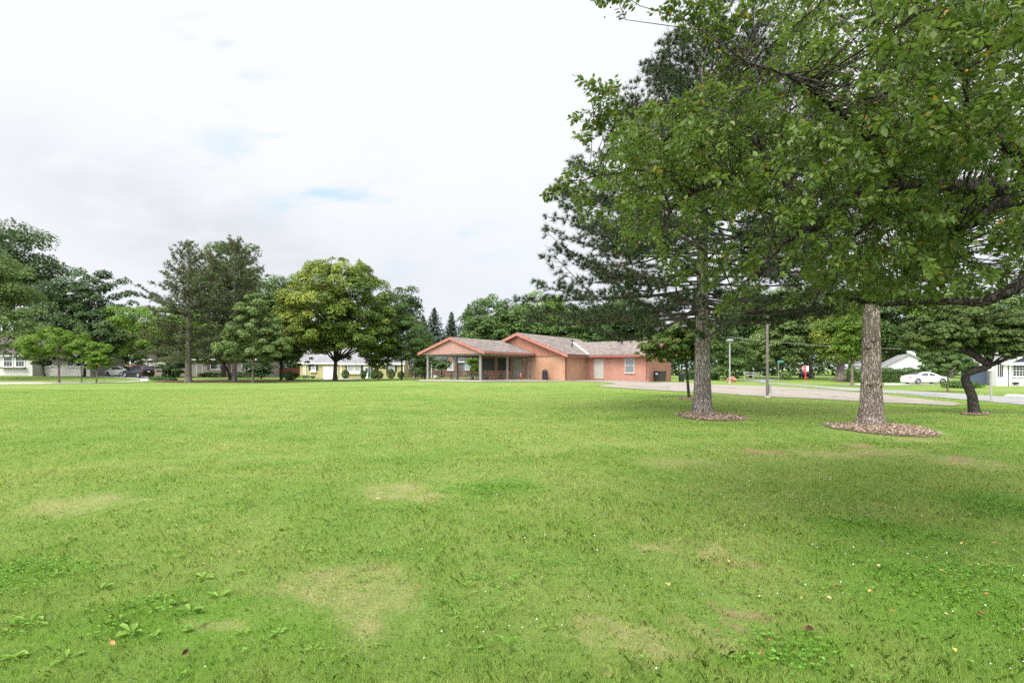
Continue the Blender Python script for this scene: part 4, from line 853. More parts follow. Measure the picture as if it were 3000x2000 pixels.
WA = Wall((0, 0, 0), (1, 0, 0), (0, -1, 0)); WP = Wall((0, -.2, 0), (1, 0, 0), (0, -1, 0))
for px in (2921, 2926.5, 2931.5): p_ = MB(); WP.box(p_, hx(px) - .07, hx(px) + .07, hz(1104), hz(1068), .003, .03); p_.build('slot_window', M_DARK, H)
m = MB(); m.box((hx(2947), -.5, -.3), (hx(2950), -.3, hz(1069) - .01)); m.build('post', M_TRIM, H)
window(H, WA, hx(2976), hz(1101), 1.15, 1.2, pm=M_PANE, cols=4, rows=2); window(H, WA, hx(3060), hz(1101), 1.15, 1.2, pm=M_PANE, cols=4, rows=2)
m = MB(); m.box((hx(2983), 3, hz(1045)), (hx(3012), 4, hz(993))); m.box((hx(2982), 2.9, hz(993)), (hx(3013), 4.1, hz(989))); m.build('chimney', brick_mat('chimney_brick', (0.30, 0.09, 0.06), (0.24, 0.07, 0.05), (0.3, 0.2, 0.16)), H)
m = MB(); m.box((hx(2950), -.55, -.4), (hx(3150), -.002, .12)); m.build('porch_step', M_CONC, H)
t = thing('planter_pot', 'low dark pot on the porch step of the blue house', 'pot', (pxh(2958, 62), 61.2, zz(1129, 61.2) + .15)); m = MB(); m.lathe([(.16, 0), (.3, .18), (.34, .2), (.3, .22)], 14); m.build('pot', M_DARK, t)
# fences
t = thing('wooden_fence', 'reddish wooden plank fence behind the two driveway cars', 'fence', (pxh(330, 90), 90, g(pxh(330, 90), 90)))
M_FEN = plain('red_cedar_plank', (0.36, 0.17, 0.09), .8, var=.3)
m = MB()
for k in range(46): x = -5.5 + k * .24; m.box((x, -.02, 0), (x + .225, .02, 1.72 + .05 * ((k * 7) % 3)))
m.build('planks', M_FEN, t)
for z in (.4, 1.4): m = MB(); m.box((-5.5, .021, z), (5.5, .06, z + .1)); m.build('rail', M_FEN, t)
t = thing('wooden_fence', 'dark reddish plank fence left of the yellow house', 'fence', (pxh(848, 104), 104, g(pxh(848, 104), 104)))
m = MB()
for k in range(24): x = -2.9 + k * .24; m.box((x, -.02, 0), (x + .225, .02, 1.75))
m.build('planks', plain('dark_cedar_plank', (0.16, 0.06, 0.04), .8, var=.3), t)
t = thing('rail_fence', 'white two rail fence under the trees beyond the side street', 'fence', (pxh(2206, 98), 98, g(pxh(2206, 98), 98)))
for z in (.55, .95): m = MB(); m.box((-1.7, -.03, z), (1.7, .03, z + .11)); m.build('rail', M_WHITE, t)
for x in (-1.6, -.0, 1.6): m = MB(); m.box((x - .06, -.06, 0), (x + .06, -.031, 1.15)); m.build('post', M_WHITE, t)

# ------------------------------------------------------------------ vehicles
M_TYRE = plain('tyre_rubber', (0.018, 0.018, 0.018), .8); M_RIM = plain('alloy_rim', (0.5, 0.5, 0.52), .35, .7, .15)
M_RED = plain('tail_lens', (0.45, 0.015, 0.015), .2, var=.05); M_HEAD = plain('head_lens', (0.62, 0.64, 0.66), .1, var=.05)
def paint(name, c, rough=.25):
    m, nt, b, o = new_mat(name); b.inputs['Base Color'].default_value = (*c, 1); b.inputs['Roughness'].default_value = rough; b.inputs['Coat Weight'].default_value = .35; b.inputs['Specular IOR Level'].default_value = .3; b.inputs['Coat Roughness'].default_value = .06
    return m
SHAPES = {  # fraction of the length from tail to nose: belt height, roof height, half-width factor
    'sedan': [(0, .50, .50, .80), (.012, .72, .72, .88), (.04, .90, .90, .95), (.10, .96, .98, .98), (.17, .97, 1.06, 1), (.27, .96, 1.30, 1), (.36, .95, 1.42, 1), (.47, .94, 1.45, 1), (.57, .93, 1.40, 1), (.66, .92, 1.22, 1), (.75, .91, .96, .99), (.86, .86, .865, .96), (.95, .76, .765, .88), (.985, .62, .62, .8), (1, .45, .45, .72)],
    'hatch': [(0, .52, .52, .82), (.012, .85, .85, .9), (.03, .98, 1.02, .95), (.09, 1.0, 1.14, .98), (.2, 1.0, 1.34, 1), (.33, .98, 1.46, 1), (.45, .97, 1.49, 1), (.55, .96, 1.46, 1), (.66, .94, 1.30, 1), (.80, .92, .98, .98), (.90, .82, .83, .93), (.97, .66, .665, .84), (1, .45, .45, .74)],
    'suv': [(0, .55, .55, .86), (.01, .95, .95, .93), (.02, 1.06, 1.10, .96), (.06, 1.08, 1.42, .98), (.10, 1.08, 1.60, 1), (.25, 1.07, 1.66, 1), (.42, 1.05, 1.67, 1), (.55, 1.04, 1.62, 1), (.64, 1.03, 1.42, 1), (.74, 1.02, 1.08, .99), (.86, .97, .975, .96), (.96, .84, .845, .88), (.99, .62, .62, .8), (1, .5, .5, .75)]}
def car(name, label, loc, rz, shape, Ln, Wd, pm, wheel_r=.33, rails=False, plate=False, clear=.2):
    t = thing(name, label, 'car', loc, rz); st = SHAPES[shape]; hw = Wd / 2
    ver = []; K = 15
    for fx, zb, zr, wf in st:
        w = hw * wf; x = (fx - .5) * Ln; gz = zr - zb
        half = [(w * .86, clear), (w * .98, clear + .12), (w, .52 * zb + .1), (w * .985, zb), (w * (1 - .22 * min(1, gz / .4)), zb + gz * .78), (w * (1 - .32 * min(1, gz / .4)), zb + gz * .95), (w * .38, zr)]
        half = [(y, max(z, clear)) for y, z in half]
        ver += [(x, y, z) for y, z in half] + [(x, 0, zr + .012)] + [(x, -y, z) for y, z in half[::-1]]
    f = []
    for i in range(len(st) - 1):
        for j in range(K - 1): f.append((i * K + j, i * K + j + 1, (i + 1) * K + j + 1, (i + 1) * K + j))
        f.append((i * K, (i + 1) * K, (i + 1) * K + K - 1, i * K + K - 1))
    f.append(tuple(range(K))); f.append(tuple((len(st) - 1) * K + j for j in range(K))[::-1])
    m = MB(); m.add(ver, f); body = m.build('body', pm, t, smooth=True)
    es = body.modifiers.new('edge', 'EDGE_SPLIT'); es.split_angle = R(48)
    nv = [np.array(p) for p in ver]
    gl = [i for i in range(len(st)) if st[i][2] - st[i][1] > .12]
    for sgn, (ja, jb) in ((1, (3, 4)), (-1, (11, 10))):
        for grp in (gl[: max(2, len(gl) // 2 + 1)], gl[len(gl) // 2:]):
            m = MB()
            for i, k in zip(grp[:-1], grp[1:]):
                e0 = .0 if i != grp[0] else .12; e1 = 1 if k != grp[-1] else .9
                q = []
                for (ii, jj, tt) in ((i, ja, .12), (k, ja, .12), (k, jb, .88), (i, jb, .88)):
                    lo, hi = (nv[ii * K + ja], nv[ii * K + jb]); q.append(lo + (hi - lo) * tt + np.array([0, sgn * .012, 0]))
                a0, a1 = q[0] + (q[1] - q[0]) * e0, q[0] + (q[1] - q[0]) * e1; b0, b1 = q[3] + (q[2] - q[3]) * e0, q[3] + (q[2] - q[3]) * e1
                m.add([a0, a1, b1, b0], [(0, 1, 2, 3)])
            m.build('window', M_PANE, t)
    for nm, idx in (('windscreen', range(len(st) - 1, 0, -1)), ('rear_window', range(len(st) - 1))):
        m = MB()
        for i in idx:
            i0, i1 = (i, i - 1) if nm == 'windscreen' else (i, i + 1)
            d0, d1 = st[i0], st[i1]
            if d1[2] - d0[2] > .09 and d1[2] - d1[1] > .1:
                q = [nv[i0 * K + 5], nv[i0 * K + 9], nv[i1 * K + 9], nv[i1 * K + 5]]
                c = sum(q) / 4; up = np.array([(.012 if nm == 'windscreen' else -.012), 0, .022]); q = [c + (p - c) * .93 + up for p in q]
                q6, q8 = nv[i0 * K + 6], nv[i0 * K + 8]; r6, r8 = nv[i1 * K + 6], nv[i1 * K + 8]
                m.add([q[0], q6 + up, q8 + up, q[1], q[2], r8 + up, r6 + up, q[3]], [(0, 1, 6, 7), (1, 2, 5, 6), (2, 3, 4, 5)])
        if m.v: m.build(nm, M_PANE, t)
    for fx in (.195, .80):
        for sg in (1, -1):
            x = (fx - .5) * Ln; y = sg * (hw - .10)
            m = MB(); m.lathe([(wheel_r * .62, -.11), (wheel_r * .95, -.11), (wheel_r, -.07), (wheel_r, .07), (wheel_r * .95, .11), (wheel_r * .62, .11)], 22, (x, y, wheel_r), 'y'); wv_ = m.build('wheel', M_TYRE, t)
            m = MB(); yo = y + sg * .10
            m.lathe([(wheel_r * .60, -.012), (wheel_r * .66, .012)], 22, (x, yo, wheel_r), 'y')
            m.v = []; m.f = []
            for k in range(5):
                a = k * 2 * math.pi / 5 + .3; c_, s_ = math.cos(a), math.sin(a); q = wheel_r * .64; wb = .05
                m.add([(x + c_ * .03 - s_ * wb, yo + sg * .018, wheel_r + s_ * .03 + c_ * wb), (x + c_ * .03 + s_ * wb, yo + sg * .018, wheel_r + s_ * .03 - c_ * wb), (x + c_ * q + s_ * wb * .7, yo + sg * .015, wheel_r + s_ * q - c_ * wb * .7), (x + c_ * q - s_ * wb * .7, yo + sg * .015, wheel_r + s_ * q + c_ * wb * .7)], [(0, 1, 2, 3)])
            tb = []
            m.tube([(x + math.cos(k * math.pi / 10) * wheel_r * .64, yo + sg * .01, wheel_r + math.sin(k * math.pi / 10) * wheel_r * .64) for k in range(21)], .016, 6, False)
            m.build('rim', M_RIM, wv_)
            m = MB(); ar = wheel_r * 1.13; yb = sg * (hw * 1.0 + .004)
            m.poly([(x + math.cos(math.pi * k / 12) * ar, yb, wheel_r + math.sin(math.pi * k / 12) * ar) for k in range(13)], (0, -sg * .03, 0)); m.build('wheel_arch', M_BLACK, t)
    for sg in (1, -1):
        m = MB(); x = -Ln / 2 + .06; z0, z1 = (.72, .86) if shape != 'suv' else (.88, 1.0)
        m.box((x - .045, sg * hw * .68 - .0, z0), (x + .22, sg * hw * .955, z1)) if sg > 0 else m.box((x - .045, sg * hw * .955, z0), (x + .22, sg * hw * .68, z1)); m.build('tail_light', M_RED, t, bevel=.02)
        m = MB(); x = Ln / 2 - .30; y0, y1 = sorted((sg * hw * .5, sg * hw * .88)); m.box((x, y0, .62), (x + .24, y1, .74)); m.build('headlight', M_HEAD, t, bevel=.03)
        m = MB(); x = (.62 - .5) * Ln; y0, y1 = sorted((sg * hw * .98, sg * (hw + .17))); m.box((x - .06, y0, st[7][1] + .03), (x + .06, y1, st[7][1] + .17)); m.build('mirror', pm, t, bevel=.03)
    if rails:
        for sg in (1, -1): m = MB(); m.tube([(-Ln * .36, sg * hw * .62, 1.66), (-Ln * .34, sg * hw * .62, 1.74), (Ln * .02, sg * hw * .62, 1.74), (Ln * .04, sg * hw * .62, 1.66)], .025, 6); m.build('roof_rail', M_BLACK, t)
        for x in (-.3, -.05): m = MB(); m.tube([(x * Ln, -hw * .62, 1.76), (x * Ln, hw * .62, 1.76)], .03, 6); m.build('roof_bar', M_BLACK, t)
    if plate:
        m = MB(); m.box((-Ln / 2 - .02, -.16, .78), (-Ln / 2 + .01, .16, .92)); m.build('number_plate', M_WHITE, t)
    return t
Y = 66.5; car('parked_sedan', 'white sedan parked side on in the driveway before the long hedge', (pxh(2709, Y), Y, g(pxh(2709, Y), Y) + .05), R(2), 'sedan', 5.0, 1.85, paint('white_car_paint', (.74, .75, .77)), .335)
Y = 79.5; car('parked_hatchback', 'white rounded hatchback parked in the left driveway beside the black car', (pxh(352, Y), Y, g(pxh(352, Y), Y) + .05), R(162), 'hatch', 4.4, 1.75, paint('pearl_white_paint', (.72, .72, .70)), .31)
Y = 75.5; car('parked_suv', 'black sport utility car with roof bars, rear towards us in the left driveway', (pxh(404, Y), Y, g(pxh(404, Y), Y) + .05), R(158), 'suv', 4.5, 1.82, paint('black_car_paint', (.008, .009, .010), .4), .34, True, True)
Y = 88.0; car('parked_car', 'dark saloon car parked deep in the shade beside the left bungalow', (pxh(258, Y), Y, g(pxh(258, Y), Y)), R(170), 'sedan', 4.6, 1.8, paint('dark_grey_paint', (.03, .032, .04)), .32)
Y = 102.0; car('parked_car', 'dark maroon car far off in the shade of the trees behind the stop sign', (pxh(2362, Y), Y, g(pxh(2362, Y), Y)), R(50), 'sedan', 4.4, 1.75, paint('dark_maroon_paint', (.035, .012, .014)), .32)
Y = 92.0; car('parked_car', 'dark blue car glimpsed between the small red tipped tree and the pine trunk', (pxh(2032, Y), Y, g(pxh(2032, Y), Y)), R(180), 'sedan', 4.6, 1.8, paint('dark_blue_paint', (.02, .03, .09)), .32)
t = thing('utility_trailer', 'low pale boat trailer standing between the bungalow and the white hatchback', 'trailer', (pxh(296, 84), 84, g(pxh(296, 84), 84)), R(175))
m = MB(); m.box((-1.7, -.7, .5), (1.7, .7, .56)); m.box((-1.7, -.72, .56), (1.7, -.68, .82)); m.box((-1.7, .68, .56), (1.7, .72, .82)); m.box((1.66, -.68, .56), (1.7, .68, .82)); m.build('bed', plain('pale_trailer_metal', (.40, .42, .45), .5), t)
m = MB(); m.tube([(1.7, 0, .5), (2.7, 0, .45)], .05, 6); m.build('drawbar', M_BLACK, t)
for sg in (1, -1): m = MB(); m.lathe([(.2, -.08), (.3, -.07), (.3, .07), (.2, .08)], 16, (-.2, sg * .82, .3), 'y'); m.build('wheel', M_TYRE, t)

# ------------------------------------------------------------------ street furniture
M_POLE = plain('brown_grey_pole_paint', (0.20, 0.175, 0.155), .55, .2); M_POLEG = plain('grey_pole_paint', (0.36, 0.36, 0.35), .5, .3)
def lamp(lb, px, py, Y, hgt, r, mat, head=True, box_=False):
    x, y, z = pxh(px, Y), Y, g(pxh(px, Y), Y)
    t = thing('street_lamp', lb, 'street lamp', (x, y, z))
    m = MB(); m.tube([(0, 0, -.1), (0, 0, hgt)], [r, r * .9], 12); m.build('pole', mat, t, smooth=False)
    m = MB(); m.lathe([(r * 2.1, -.1), (r * 2.1, .05), (r * 1.2, .08)], 14); m.build('base', M_CONC, t)
    if head:
        m = MB(); m.lathe([(r * 1.1, hgt - .1), (r * 1.3, hgt), (.1, hgt + .12)], 12); m.build('neck', mat, t)
        m = MB(); m.lathe([(.16, hgt + .12), (.40, hgt + .16), (.43, hgt + .30), (.36, hgt + .42), (.1, hgt + .46)], 16); m.build('lamp_head', plain('pale_lamp_head', (.20, .215, .225), .4), t)
    if box_:
        m = MB(); m.box((r + .005, -.06, .25), (r + .13, .06, .75)); m.build('junction_box', M_POLEG, t, bevel=.01)
lamp('grey lamp post with drum head beyond the parking lot', 2138, 1122, 63, 4.6, .085, M_POLEG)
lamp('brown lamp post on the near edge of the parking lot, its top hidden in leaves', 2248, 1163, 30.8, 5.2, .075, M_POLE, True, True)
def octagon(r): return [(r * math.cos(math.pi / 8 + k * math.pi / 4), 0, r * math.sin(math.pi / 8 + k * math.pi / 4)) for k in range(8)]
Y = 60.0; x = pxh(2360, Y); z = g(x, Y)
t = thing('stop_sign', 'red stop sign on a pole with a red reflector strip beside the street', 'sign', (x, Y, z), R(-8))
hs = (zz(1079, Y) - z)
m = MB(); m.tube([(0, 0, -.1), (0, 0, hs + .26)], .035, 8); m.build('post', M_STEEL, t)
m = MB(); m.box((-.09, -.05, .5), (.03, -.036, hs - .32)); m.build('reflector_strip', plain('red_reflector', (.55, .02, .03), .4, var=.08), t)
sg = MB(); sg.poly([(p[0] - .08, -.06, p[2] + hs) for p in octagon(.33)], (0, .012, 0)); pl_ = sg.build('sign_plate', M_WHITE, t)
sg = MB(); sg.poly([(p[0] - .08, -.0605, p[2] + hs) for p in octagon(.305)], (0, -.003, 0)); sg.build('sign_face', plain('stop_red', (.58, .02, .03), .4, var=.06), pl_)
cu = bpy.data.curves.new('lettering', 'FONT'); cu.body = 'STOP'; cu.size = .25; cu.align_x = 'CENTER'; cu.align_y = 'CENTER'; cu.extrude = .002
tx = bpy.data.objects.new('lettering', cu); COL.objects.link(tx); tx.parent = pl_; tx.location = (-.08, -.068, hs); tx.rotation_euler = (R(90), 0, 0); cu.materials.append(M_WHITE)
bpy.context.view_layer.update(); mt_ = bpy.data.meshes.new_from_object(tx.evaluated_get(bpy.context.evaluated_depsgraph_get())); tm = bpy.data.objects.new('stop_word', mt_); COL.objects.link(tm); tm.parent = pl_; tm.location = tx.location; tm.rotation_euler = tx.rotation_euler; bpy.data.objects.remove(tx); tm.name = 'lettering'
m = MB(); m.box((.06, -.08, hs - .30), (.30, -.068, hs + .28)); m.build('second_plate', plain('pale_sign_back', (.60, .63, .64), .4), t, bevel=.004)
Y = 33.0; x = pxh(2903.5, Y); z = g(x, Y)
t = thing('street_sign', 'grey metal signpost with small white plate beside the leaning crabapple', 'sign', (x, Y, z))
hs = zz(1074, Y) - z
m = MB(); m.box((-.04, -.03, -.1), (.04, .03, hs)); m.build('post', M_POLEG, t)
m = MB(); m.box((-.22, -.05, hs - .24), (.14, -.032, hs + .06)); m.build('plate', M_WHITE, t, bevel=.004)
Y = 61.5; x = pxh(239, Y); z = g(x, Y)
t = thing('street_sign', 'tall dark signpost with narrow plate between the two young left trees', 'sign', (x, Y, z)); hs = zz(1049, Y) - z
m = MB(); m.box((-.045, -.03, -.1), (.045, .03, hs)); m.build('post', plain('dark_green_post', (.07, .09, .08), .5), t)
m = MB(); m.box((-.13, -.05, hs - .5), (.13, -.032, hs + .02)); m.build('plate', plain('sign_back_grey', (.20, .22, .23), .5), t)
Y = 80.0; x = pxh(2280, Y); z = g(x, Y)
t = thing('street_sign', 'slim pole with a small blue green street name plate at the far junction', 'sign', (x, Y, z)); hs = 2.9
m = MB(); m.tube([(0, 0, -.1), (0, 0, hs)], .035, 8); m.build('post', M_POLEG, t)
m = MB(); m.box((-.1, -.03, hs - .2), (.75, -.015, hs)); m.build('plate', plain('teal_plate', (.05, .28, .30), .5), t)
Y = 68.0; x = pxh(2144, Y)
t = thing('boulder', 'reddish brown boulder at the foot of the far lamp post', 'boulder', (x, Y, g(x, Y) + .1))
bm = bmesh.new(); bmesh.ops.create_icosphere(bm, subdivisions=3, radius=1)
for v in bm.verts:
    n_ = 1 + .18 * math.sin(v.co.x * 5 + 1) * math.sin(v.co.y * 4 + 2) + .12 * math.sin(v.co.z * 7 + v.co.x * 3); v.co = Vector((v.co.x * .62 * n_, v.co.y * .5 * n_, v.co.z * .42 * n_ + .15))
me = bpy.data.meshes.new('stone'); bm.to_mesh(me); bm.free(); me.materials.append(M_RUST); o = bpy.data.objects.new('stone', me); COL.objects.link(o); o.parent = t
Y = 92.0; x = pxh(1277, Y)
bm = bmesh.new(); bmesh.ops.create_icosphere(bm, subdivisions=3, radius=1)
for v in bm.verts: n_ = 1 + .2 * math.sin(v.co.x * 4 + 1) * math.sin(v.co.y * 5); v.co = Vector((v.co.x * .42 * n_, v.co.y * .4 * n_, v.co.z * .32 * n_ + .2))
me = bpy.data.meshes.new('boulder'); bm.to_mesh(me); bm.free(); me.materials.append(plain('pale_stone', (.48, .46, .43), .9, bumps=.5)); o = bpy.data.objects.new('boulder', me); COL.objects.link(o); o.location = (x, Y, g(x, Y)); tag(o, 'pale rounded boulder on the grass behind the shelter', 'boulder')
# overhead cable across the far trees
p0 = P(2120, 985, 70); p1 = P(2640, 1022, 74)
m = MB(); m.tube([p0 + (p1 - p0) * k / 12 + np.array([0, 0, -1.2 * (k / 12) * (1 - k / 12)]) for k in range(13)], .02, 5); o = m.build('overhead_cable', M_POLEG); tag(o, 'thin grey overhead cable sagging in front of the far trees', 'cable')

# ------------------------------------------------------------------ trees
def lin(*c): return tuple(c)
LM = {
 'dark': leaf_mat('leaf_dark_green', [(0, (.038, .070, .024)), (.5, (.062, .108, .034)), (1, (.100, .158, .048))]),
 'mid': leaf_mat('leaf_mid_green', [(0, (.052, .098, .026)), (.5, (.088, .150, .038)), (1, (.140, .210, .058))]),
 'bright': leaf_mat('leaf_bright_green', [(0, (.075, .140, .016)), (.5, (.130, .225, .026)), (1, (.200, .300, .050))], .35),
 'yellow': leaf_mat('leaf_yellow_green', [(0, (.044, .086, .016)), (.35, (.100, .158, .024)), (.7, (.200, .248, .034)), (1, (.340, .335, .065))], .25),
 'pale': leaf_mat('leaf_pale_green', [(0, (.080, .126, .034)), (.5, (.130, .192, .054)), (1, (.195, .262, .088))], .3),
 'redtip': leaf_mat('leaf_red_tipped', [(0, (.040, .085, .016)), (.5, (.085, .150, .026)), (.8, (.190, .215, .05)), (.93, (.32, .20, .07)), (1, (.30, .10, .04))], .25),
 'shrub': leaf_mat('leaf_shrub', [(0, (.028, .060, .014)), (.5, (.050, .105, .020)), (1, (.090, .160, .03))], .2),
 'pine': leaf_mat('needle_dark', [(0, (.024, .040, .014)), (.5, (.041, .066, .023)), (.84, (.064, .095, .034)), (.93, (.085, .058, .030)), (1, (.115, .062, .032))], .1),
 'pineb': leaf_mat('needle_olive', [(0, (.070, .088, .038)), (.5, (.110, .132, .058)), (.78, (.145, .165, .076)), (.9, (.19, .14, .08)), (1, (.22, .145, .085))], .15),
 'spruce': leaf_mat('needle_blue_dark', [(0, (.018, .034, .020)), (.6, (.032, .055, .032)), (1, (.05, .078, .042))], .1),
 'crab': leaf_mat('crabapple_leaf', [(0, (.056, .098, .018)), (.45, (.101, .160, .028)), (.85, (.178, .236, .054)), (.97, (.24, .29, .085)), (.985, (.36, .26, .04)), (1, (.40, .22, .04))], .42, .42, .35)}
BK = {'grey': bark_mat('grey_bark', (.06, .052, .045), (.15, .13, .11), (.25, .225, .195), .25, 6), 'dark': bark_mat('dark_bark', (.018, .015, .012), (.045, .037, .03), (.085, .07, .058), .3, 9),
      'pine': bark_mat('pine_bark_plates', (.14, .118, .10), (.29, .255, .22), (.42, .38, .335), .16, 19.0, 1.0, .05), 'pine2': bark_mat('pine_bark_brown_plates', (.13, .10, .08), (.28, .225, .185), (.43, .365, .31), .16, 20.0, 1.0, .05),
      'tan': bark_mat('tan_bark', (.09, .07, .05), (.18, .145, .10), (.26, .21, .16), .25, 9), 'twig': plain('pine_twig_bark', (.062, .05, .042), .9, var=.4), 'crab': bark_mat('crabapple_bark', (.012, .010, .008), (.032, .027, .022), (.07, .06, .05), .4, 16, .8, .02)}
def norm(a): return a / np.maximum(np.linalg.norm(a, axis=-1, keepdims=True), 1e-9)
def rdir(r, n): return norm(r.normal(size=(n, 3)))
def diamonds(r, c, nrm, ln, wd):
    n = len(c); nrm = norm(nrm); ref = rdir(r, n); t = norm(ref - nrm * np.sum(ref * nrm, 1, keepdims=True)); s = np.cross(nrm, t)
    ln = np.broadcast_to(ln, (n,))[:, None]; wd = np.broadcast_to(wd, (n,))[:, None]
    k = r.uniform(-.12, .12, (n, 1))
    return np.stack([c - t * ln / 2, c - s * wd / 2 + t * ln * k, c + t * ln / 2 + nrm * ln * .12, c + s * wd / 2 + t * ln * k], 1)
def limb(r, a, b, ra, rb, k=7, n=6, wob=.06, sag=0.0):
    a = np.array(a, float); b = np.array(b, float); L_ = np.linalg.norm(b - a); pts = []
    off = r.normal(size=3) * L_ * wob; off2 = r.normal(size=3) * L_ * wob * .5
    for i in range(n):
        t = i / (n - 1); pts.append(a + (b - a) * t + off * math.sin(math.pi * t) + off2 * math.sin(2 * math.pi * t) + np.array([0, 0, sag * L_ * math.sin(math.pi * t)]))
    return tube_geo(pts, [ra + (rb - ra) * (i / (n - 1)) ** .8 for i in range(n)], k), pts
def broadleaf(name, label, px, Y, lobes, mat, seed, leaf=.32, n=6000, tr=.2, bark='dark', K=60, rc=.30, fork=None, cat='tree', group=None, flat=.62, tgrad=None, dy=1.0, stems=1, path=None, py=None, limbs=10, zup=.55):
    """a tree with its own trunk and limbs and a crown of leaf clumps; lobes are (px, py, rx, ry) ellipses at the tree's distance"""
    r = np.random.default_rng(seed); x = pxh(px, Y); z = g(x, Y); b0 = np.array([x, Y, z])
    t = thing(name, label, cat, tuple(b0), 0, group); mpp = Y / F
    lb = []
    for (lx, ly, rx, ry) in lobes: lb.append((np.array([pxh(lx, Y) - x, 0, zz(ly, Y) - z]), 1.08 * np.array([rx * mpp, max(rx, ry * .8) * mpp * dy, ry * mpp])))
    K = int(K * 1.7); wts = np.array([l[1][0] * l[1][2] for l in lb]); wts /= wts.sum(); idx = r.choice(len(lb), K, p=wts)
    Cc = np.array([lb[i][0] for i in idx]); Rr = np.array([lb[i][1] for i in idx])
    dr = np.zeros((K, 3)); rad = np.where(r.uniform(size=K) < .72, r.uniform(.76, .98, K), r.uniform(.3, .76, K))[:, None]
    for li in range(len(lb)):                     # clumps spread evenly over each lobe
        w_ = np.where(idx == li)[0]; kk_ = np.arange(len(w_)) + .5; zf = 1 - 2 * kk_ / max(len(w_), 1); af = kk_ * 2.39996 + li
        dr[w_] = np.stack([np.sqrt(1 - zf ** 2) * np.cos(af), np.sqrt(1 - zf ** 2) * np.sin(af), zf], -1)
    dr = norm(dr + r.normal(size=(K, 3)) * .16); cc = Cc + dr * Rr * rad
    n = int(n * 2.6); leaf = leaf * 1.2; mr = Rr.min(1) * rc * 1.28 * r.uniform(.7, 1.35, K)
    out = norm(cc - Cc)
    ctint = r.uniform(.05, .75, K)
    if tgrad: ctint = np.clip(ctint + tgrad * (-(cc[:, 0] - Cc[:, 0]) / Rr[:, 0]) + .12 * (cc[:, 2] - Cc[:, 2]) / Rr[:, 2], 0, .95)
    w = mr ** 2; w /= w.sum(); ci = r.choice(K, n, p=w)
    d = rdir(r, n); d[:, 2] = np.where(d[:, 2] < -.25, -d[:, 2], d[:, 2]); rho = r.uniform(.35, 1.08, n)[:, None] ** .6
    sc3 = np.stack([mr, mr, mr * flat], 1)[ci]
    c = cc[ci] + d * sc3 * rho; c[:, 2] -= .25 * mr[ci] * (1 - d[:, 2].clip(0)) * .6
    nr = d * .55 + np.array([0, 0, zup]) + out[ci] * .25 + r.normal(size=(n, 3)) * .38
    ln = leaf * r.uniform(.65, 1.3, n)
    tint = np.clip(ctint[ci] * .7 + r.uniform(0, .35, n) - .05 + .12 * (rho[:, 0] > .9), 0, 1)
    big_mesh('crown', diamonds(r, c, nr, ln, ln * .62), 4, LM[mat], t, tint)
    m = MB(); cz = min(l[0][2] - l[1][2] * .55 for l in lb); top = max(l[0][2] + l[1][2] * .5 for l in lb); ctr = np.average([l[0] for l in lb], axis=0, weights=wts)
    fork = fork if fork is not None else max(cz * .9, top * .16)
    starts = [np.array([0, 0, -.15])] if stems == 1 else [np.array([r.uniform(-.35, .35) * stems * .5, r.uniform(-.3, .3), -.15]) for _ in range(stems)]
    for s0 in starts:
        if path: tp = [np.array([pxh(a, Y) - x, e, zz(b, Y) - z]) for (a, b, e) in path]
        else:
            fk = np.array([ctr[0] * .25 + s0[0] * 1.6, s0[1] * 1.5, fork]); tp = [s0, s0 + (fk - s0) * .4 + r.normal(size=3) * [.05, .05, 0], fk]
        R0 = tr / math.sqrt(stems); hh = [0, .12] ; 
        pts = [tp[0], tp[0] + (tp[1] - tp[0]) * .18] + tp[1:]; rr = [R0 * 1.55, R0 * 1.12] + [R0 * (1 - .32 * (i + 1) / len(tp[1:])) for i in range(len(tp[1:]))]
        m.tube(pts, rr, 10)
        if not path:
            tpp = np.array([ctr[0], ctr[1], top]); (v, f), pp = limb(r, tp[-1], tpp, R0 * .66, R0 * .12, 7, 7, .05); m.add(v, f)
        else: pp = [tp[-1]]
        far = np.argsort(-r.uniform(size=K))[:limbs]
        for i in far:
            st = tp[-1] if r.uniform() < .6 else np.array(pp[r.integers(0, max(1, len(pp) // 2))])
            (v, f), _ = limb(r, st, cc[i], R0 * .42 * r.uniform(.6, 1.1), R0 * .07, 6, 6, .07, .06); m.add(v, f)
    m.build('trunk', BK[bark], t, smooth=True)
    return t
def bush(name, label, px, py, rx, ry, Y, mat, seed, n=900, leaf=.2, group=None, cat='shrub', pointy=1.0):
    r = np.random.default_rng(seed); mpp = Y / F; x = pxh(px, Y); z = g(x, Y); A_, H_ = rx * mpp, 2 * ry * mpp
    zc = zz(py, Y) - z
    d = rdir(r, n); d[:, 2] = np.abs(d[:, 2]) * r.choice([1, 1, 1, -1], n); rad = r.uniform(.72, 1.04, n)[:, None]
    lump = 1 + .12 * np.sin(d[:, :1] * 5 + seed) * np.cos(d[:, 1:2] * 6) 
    tap = 1 - (pointy - 1) * np.clip(d[:, 2:3], 0, 1)
    c = d * np.array([A_, A_, H_ / 2]) * rad * lump; c[:, :2] *= tap; c[:, 2] += zc
    c[:, 2] = np.maximum(c[:, 2], .03)
    nr = d * .8 + [0, 0, .35] + r.normal(size=(n, 3)) * .35; ln = leaf * r.uniform(.6, 1.3, n)
    t = thing(name, label, cat, (x, Y, z), 0, group)
    big_mesh('foliage', diamonds(r, c, nr, ln, ln * .6), 4, LM[mat], t, r.uniform(0, 1, n))
    m = MB()
    for k in range(5): (v, f), _ = limb(r, (r.uniform(-.1, .1), r.uniform(-.1, .1), -.1), (r.uniform(-.5, .5) * A_, r.uniform(-.4, .4) * A_, zc), .04, .015, 5, 4); m.add(v, f)
    m.build('stems', BK['dark'], t)
    return t
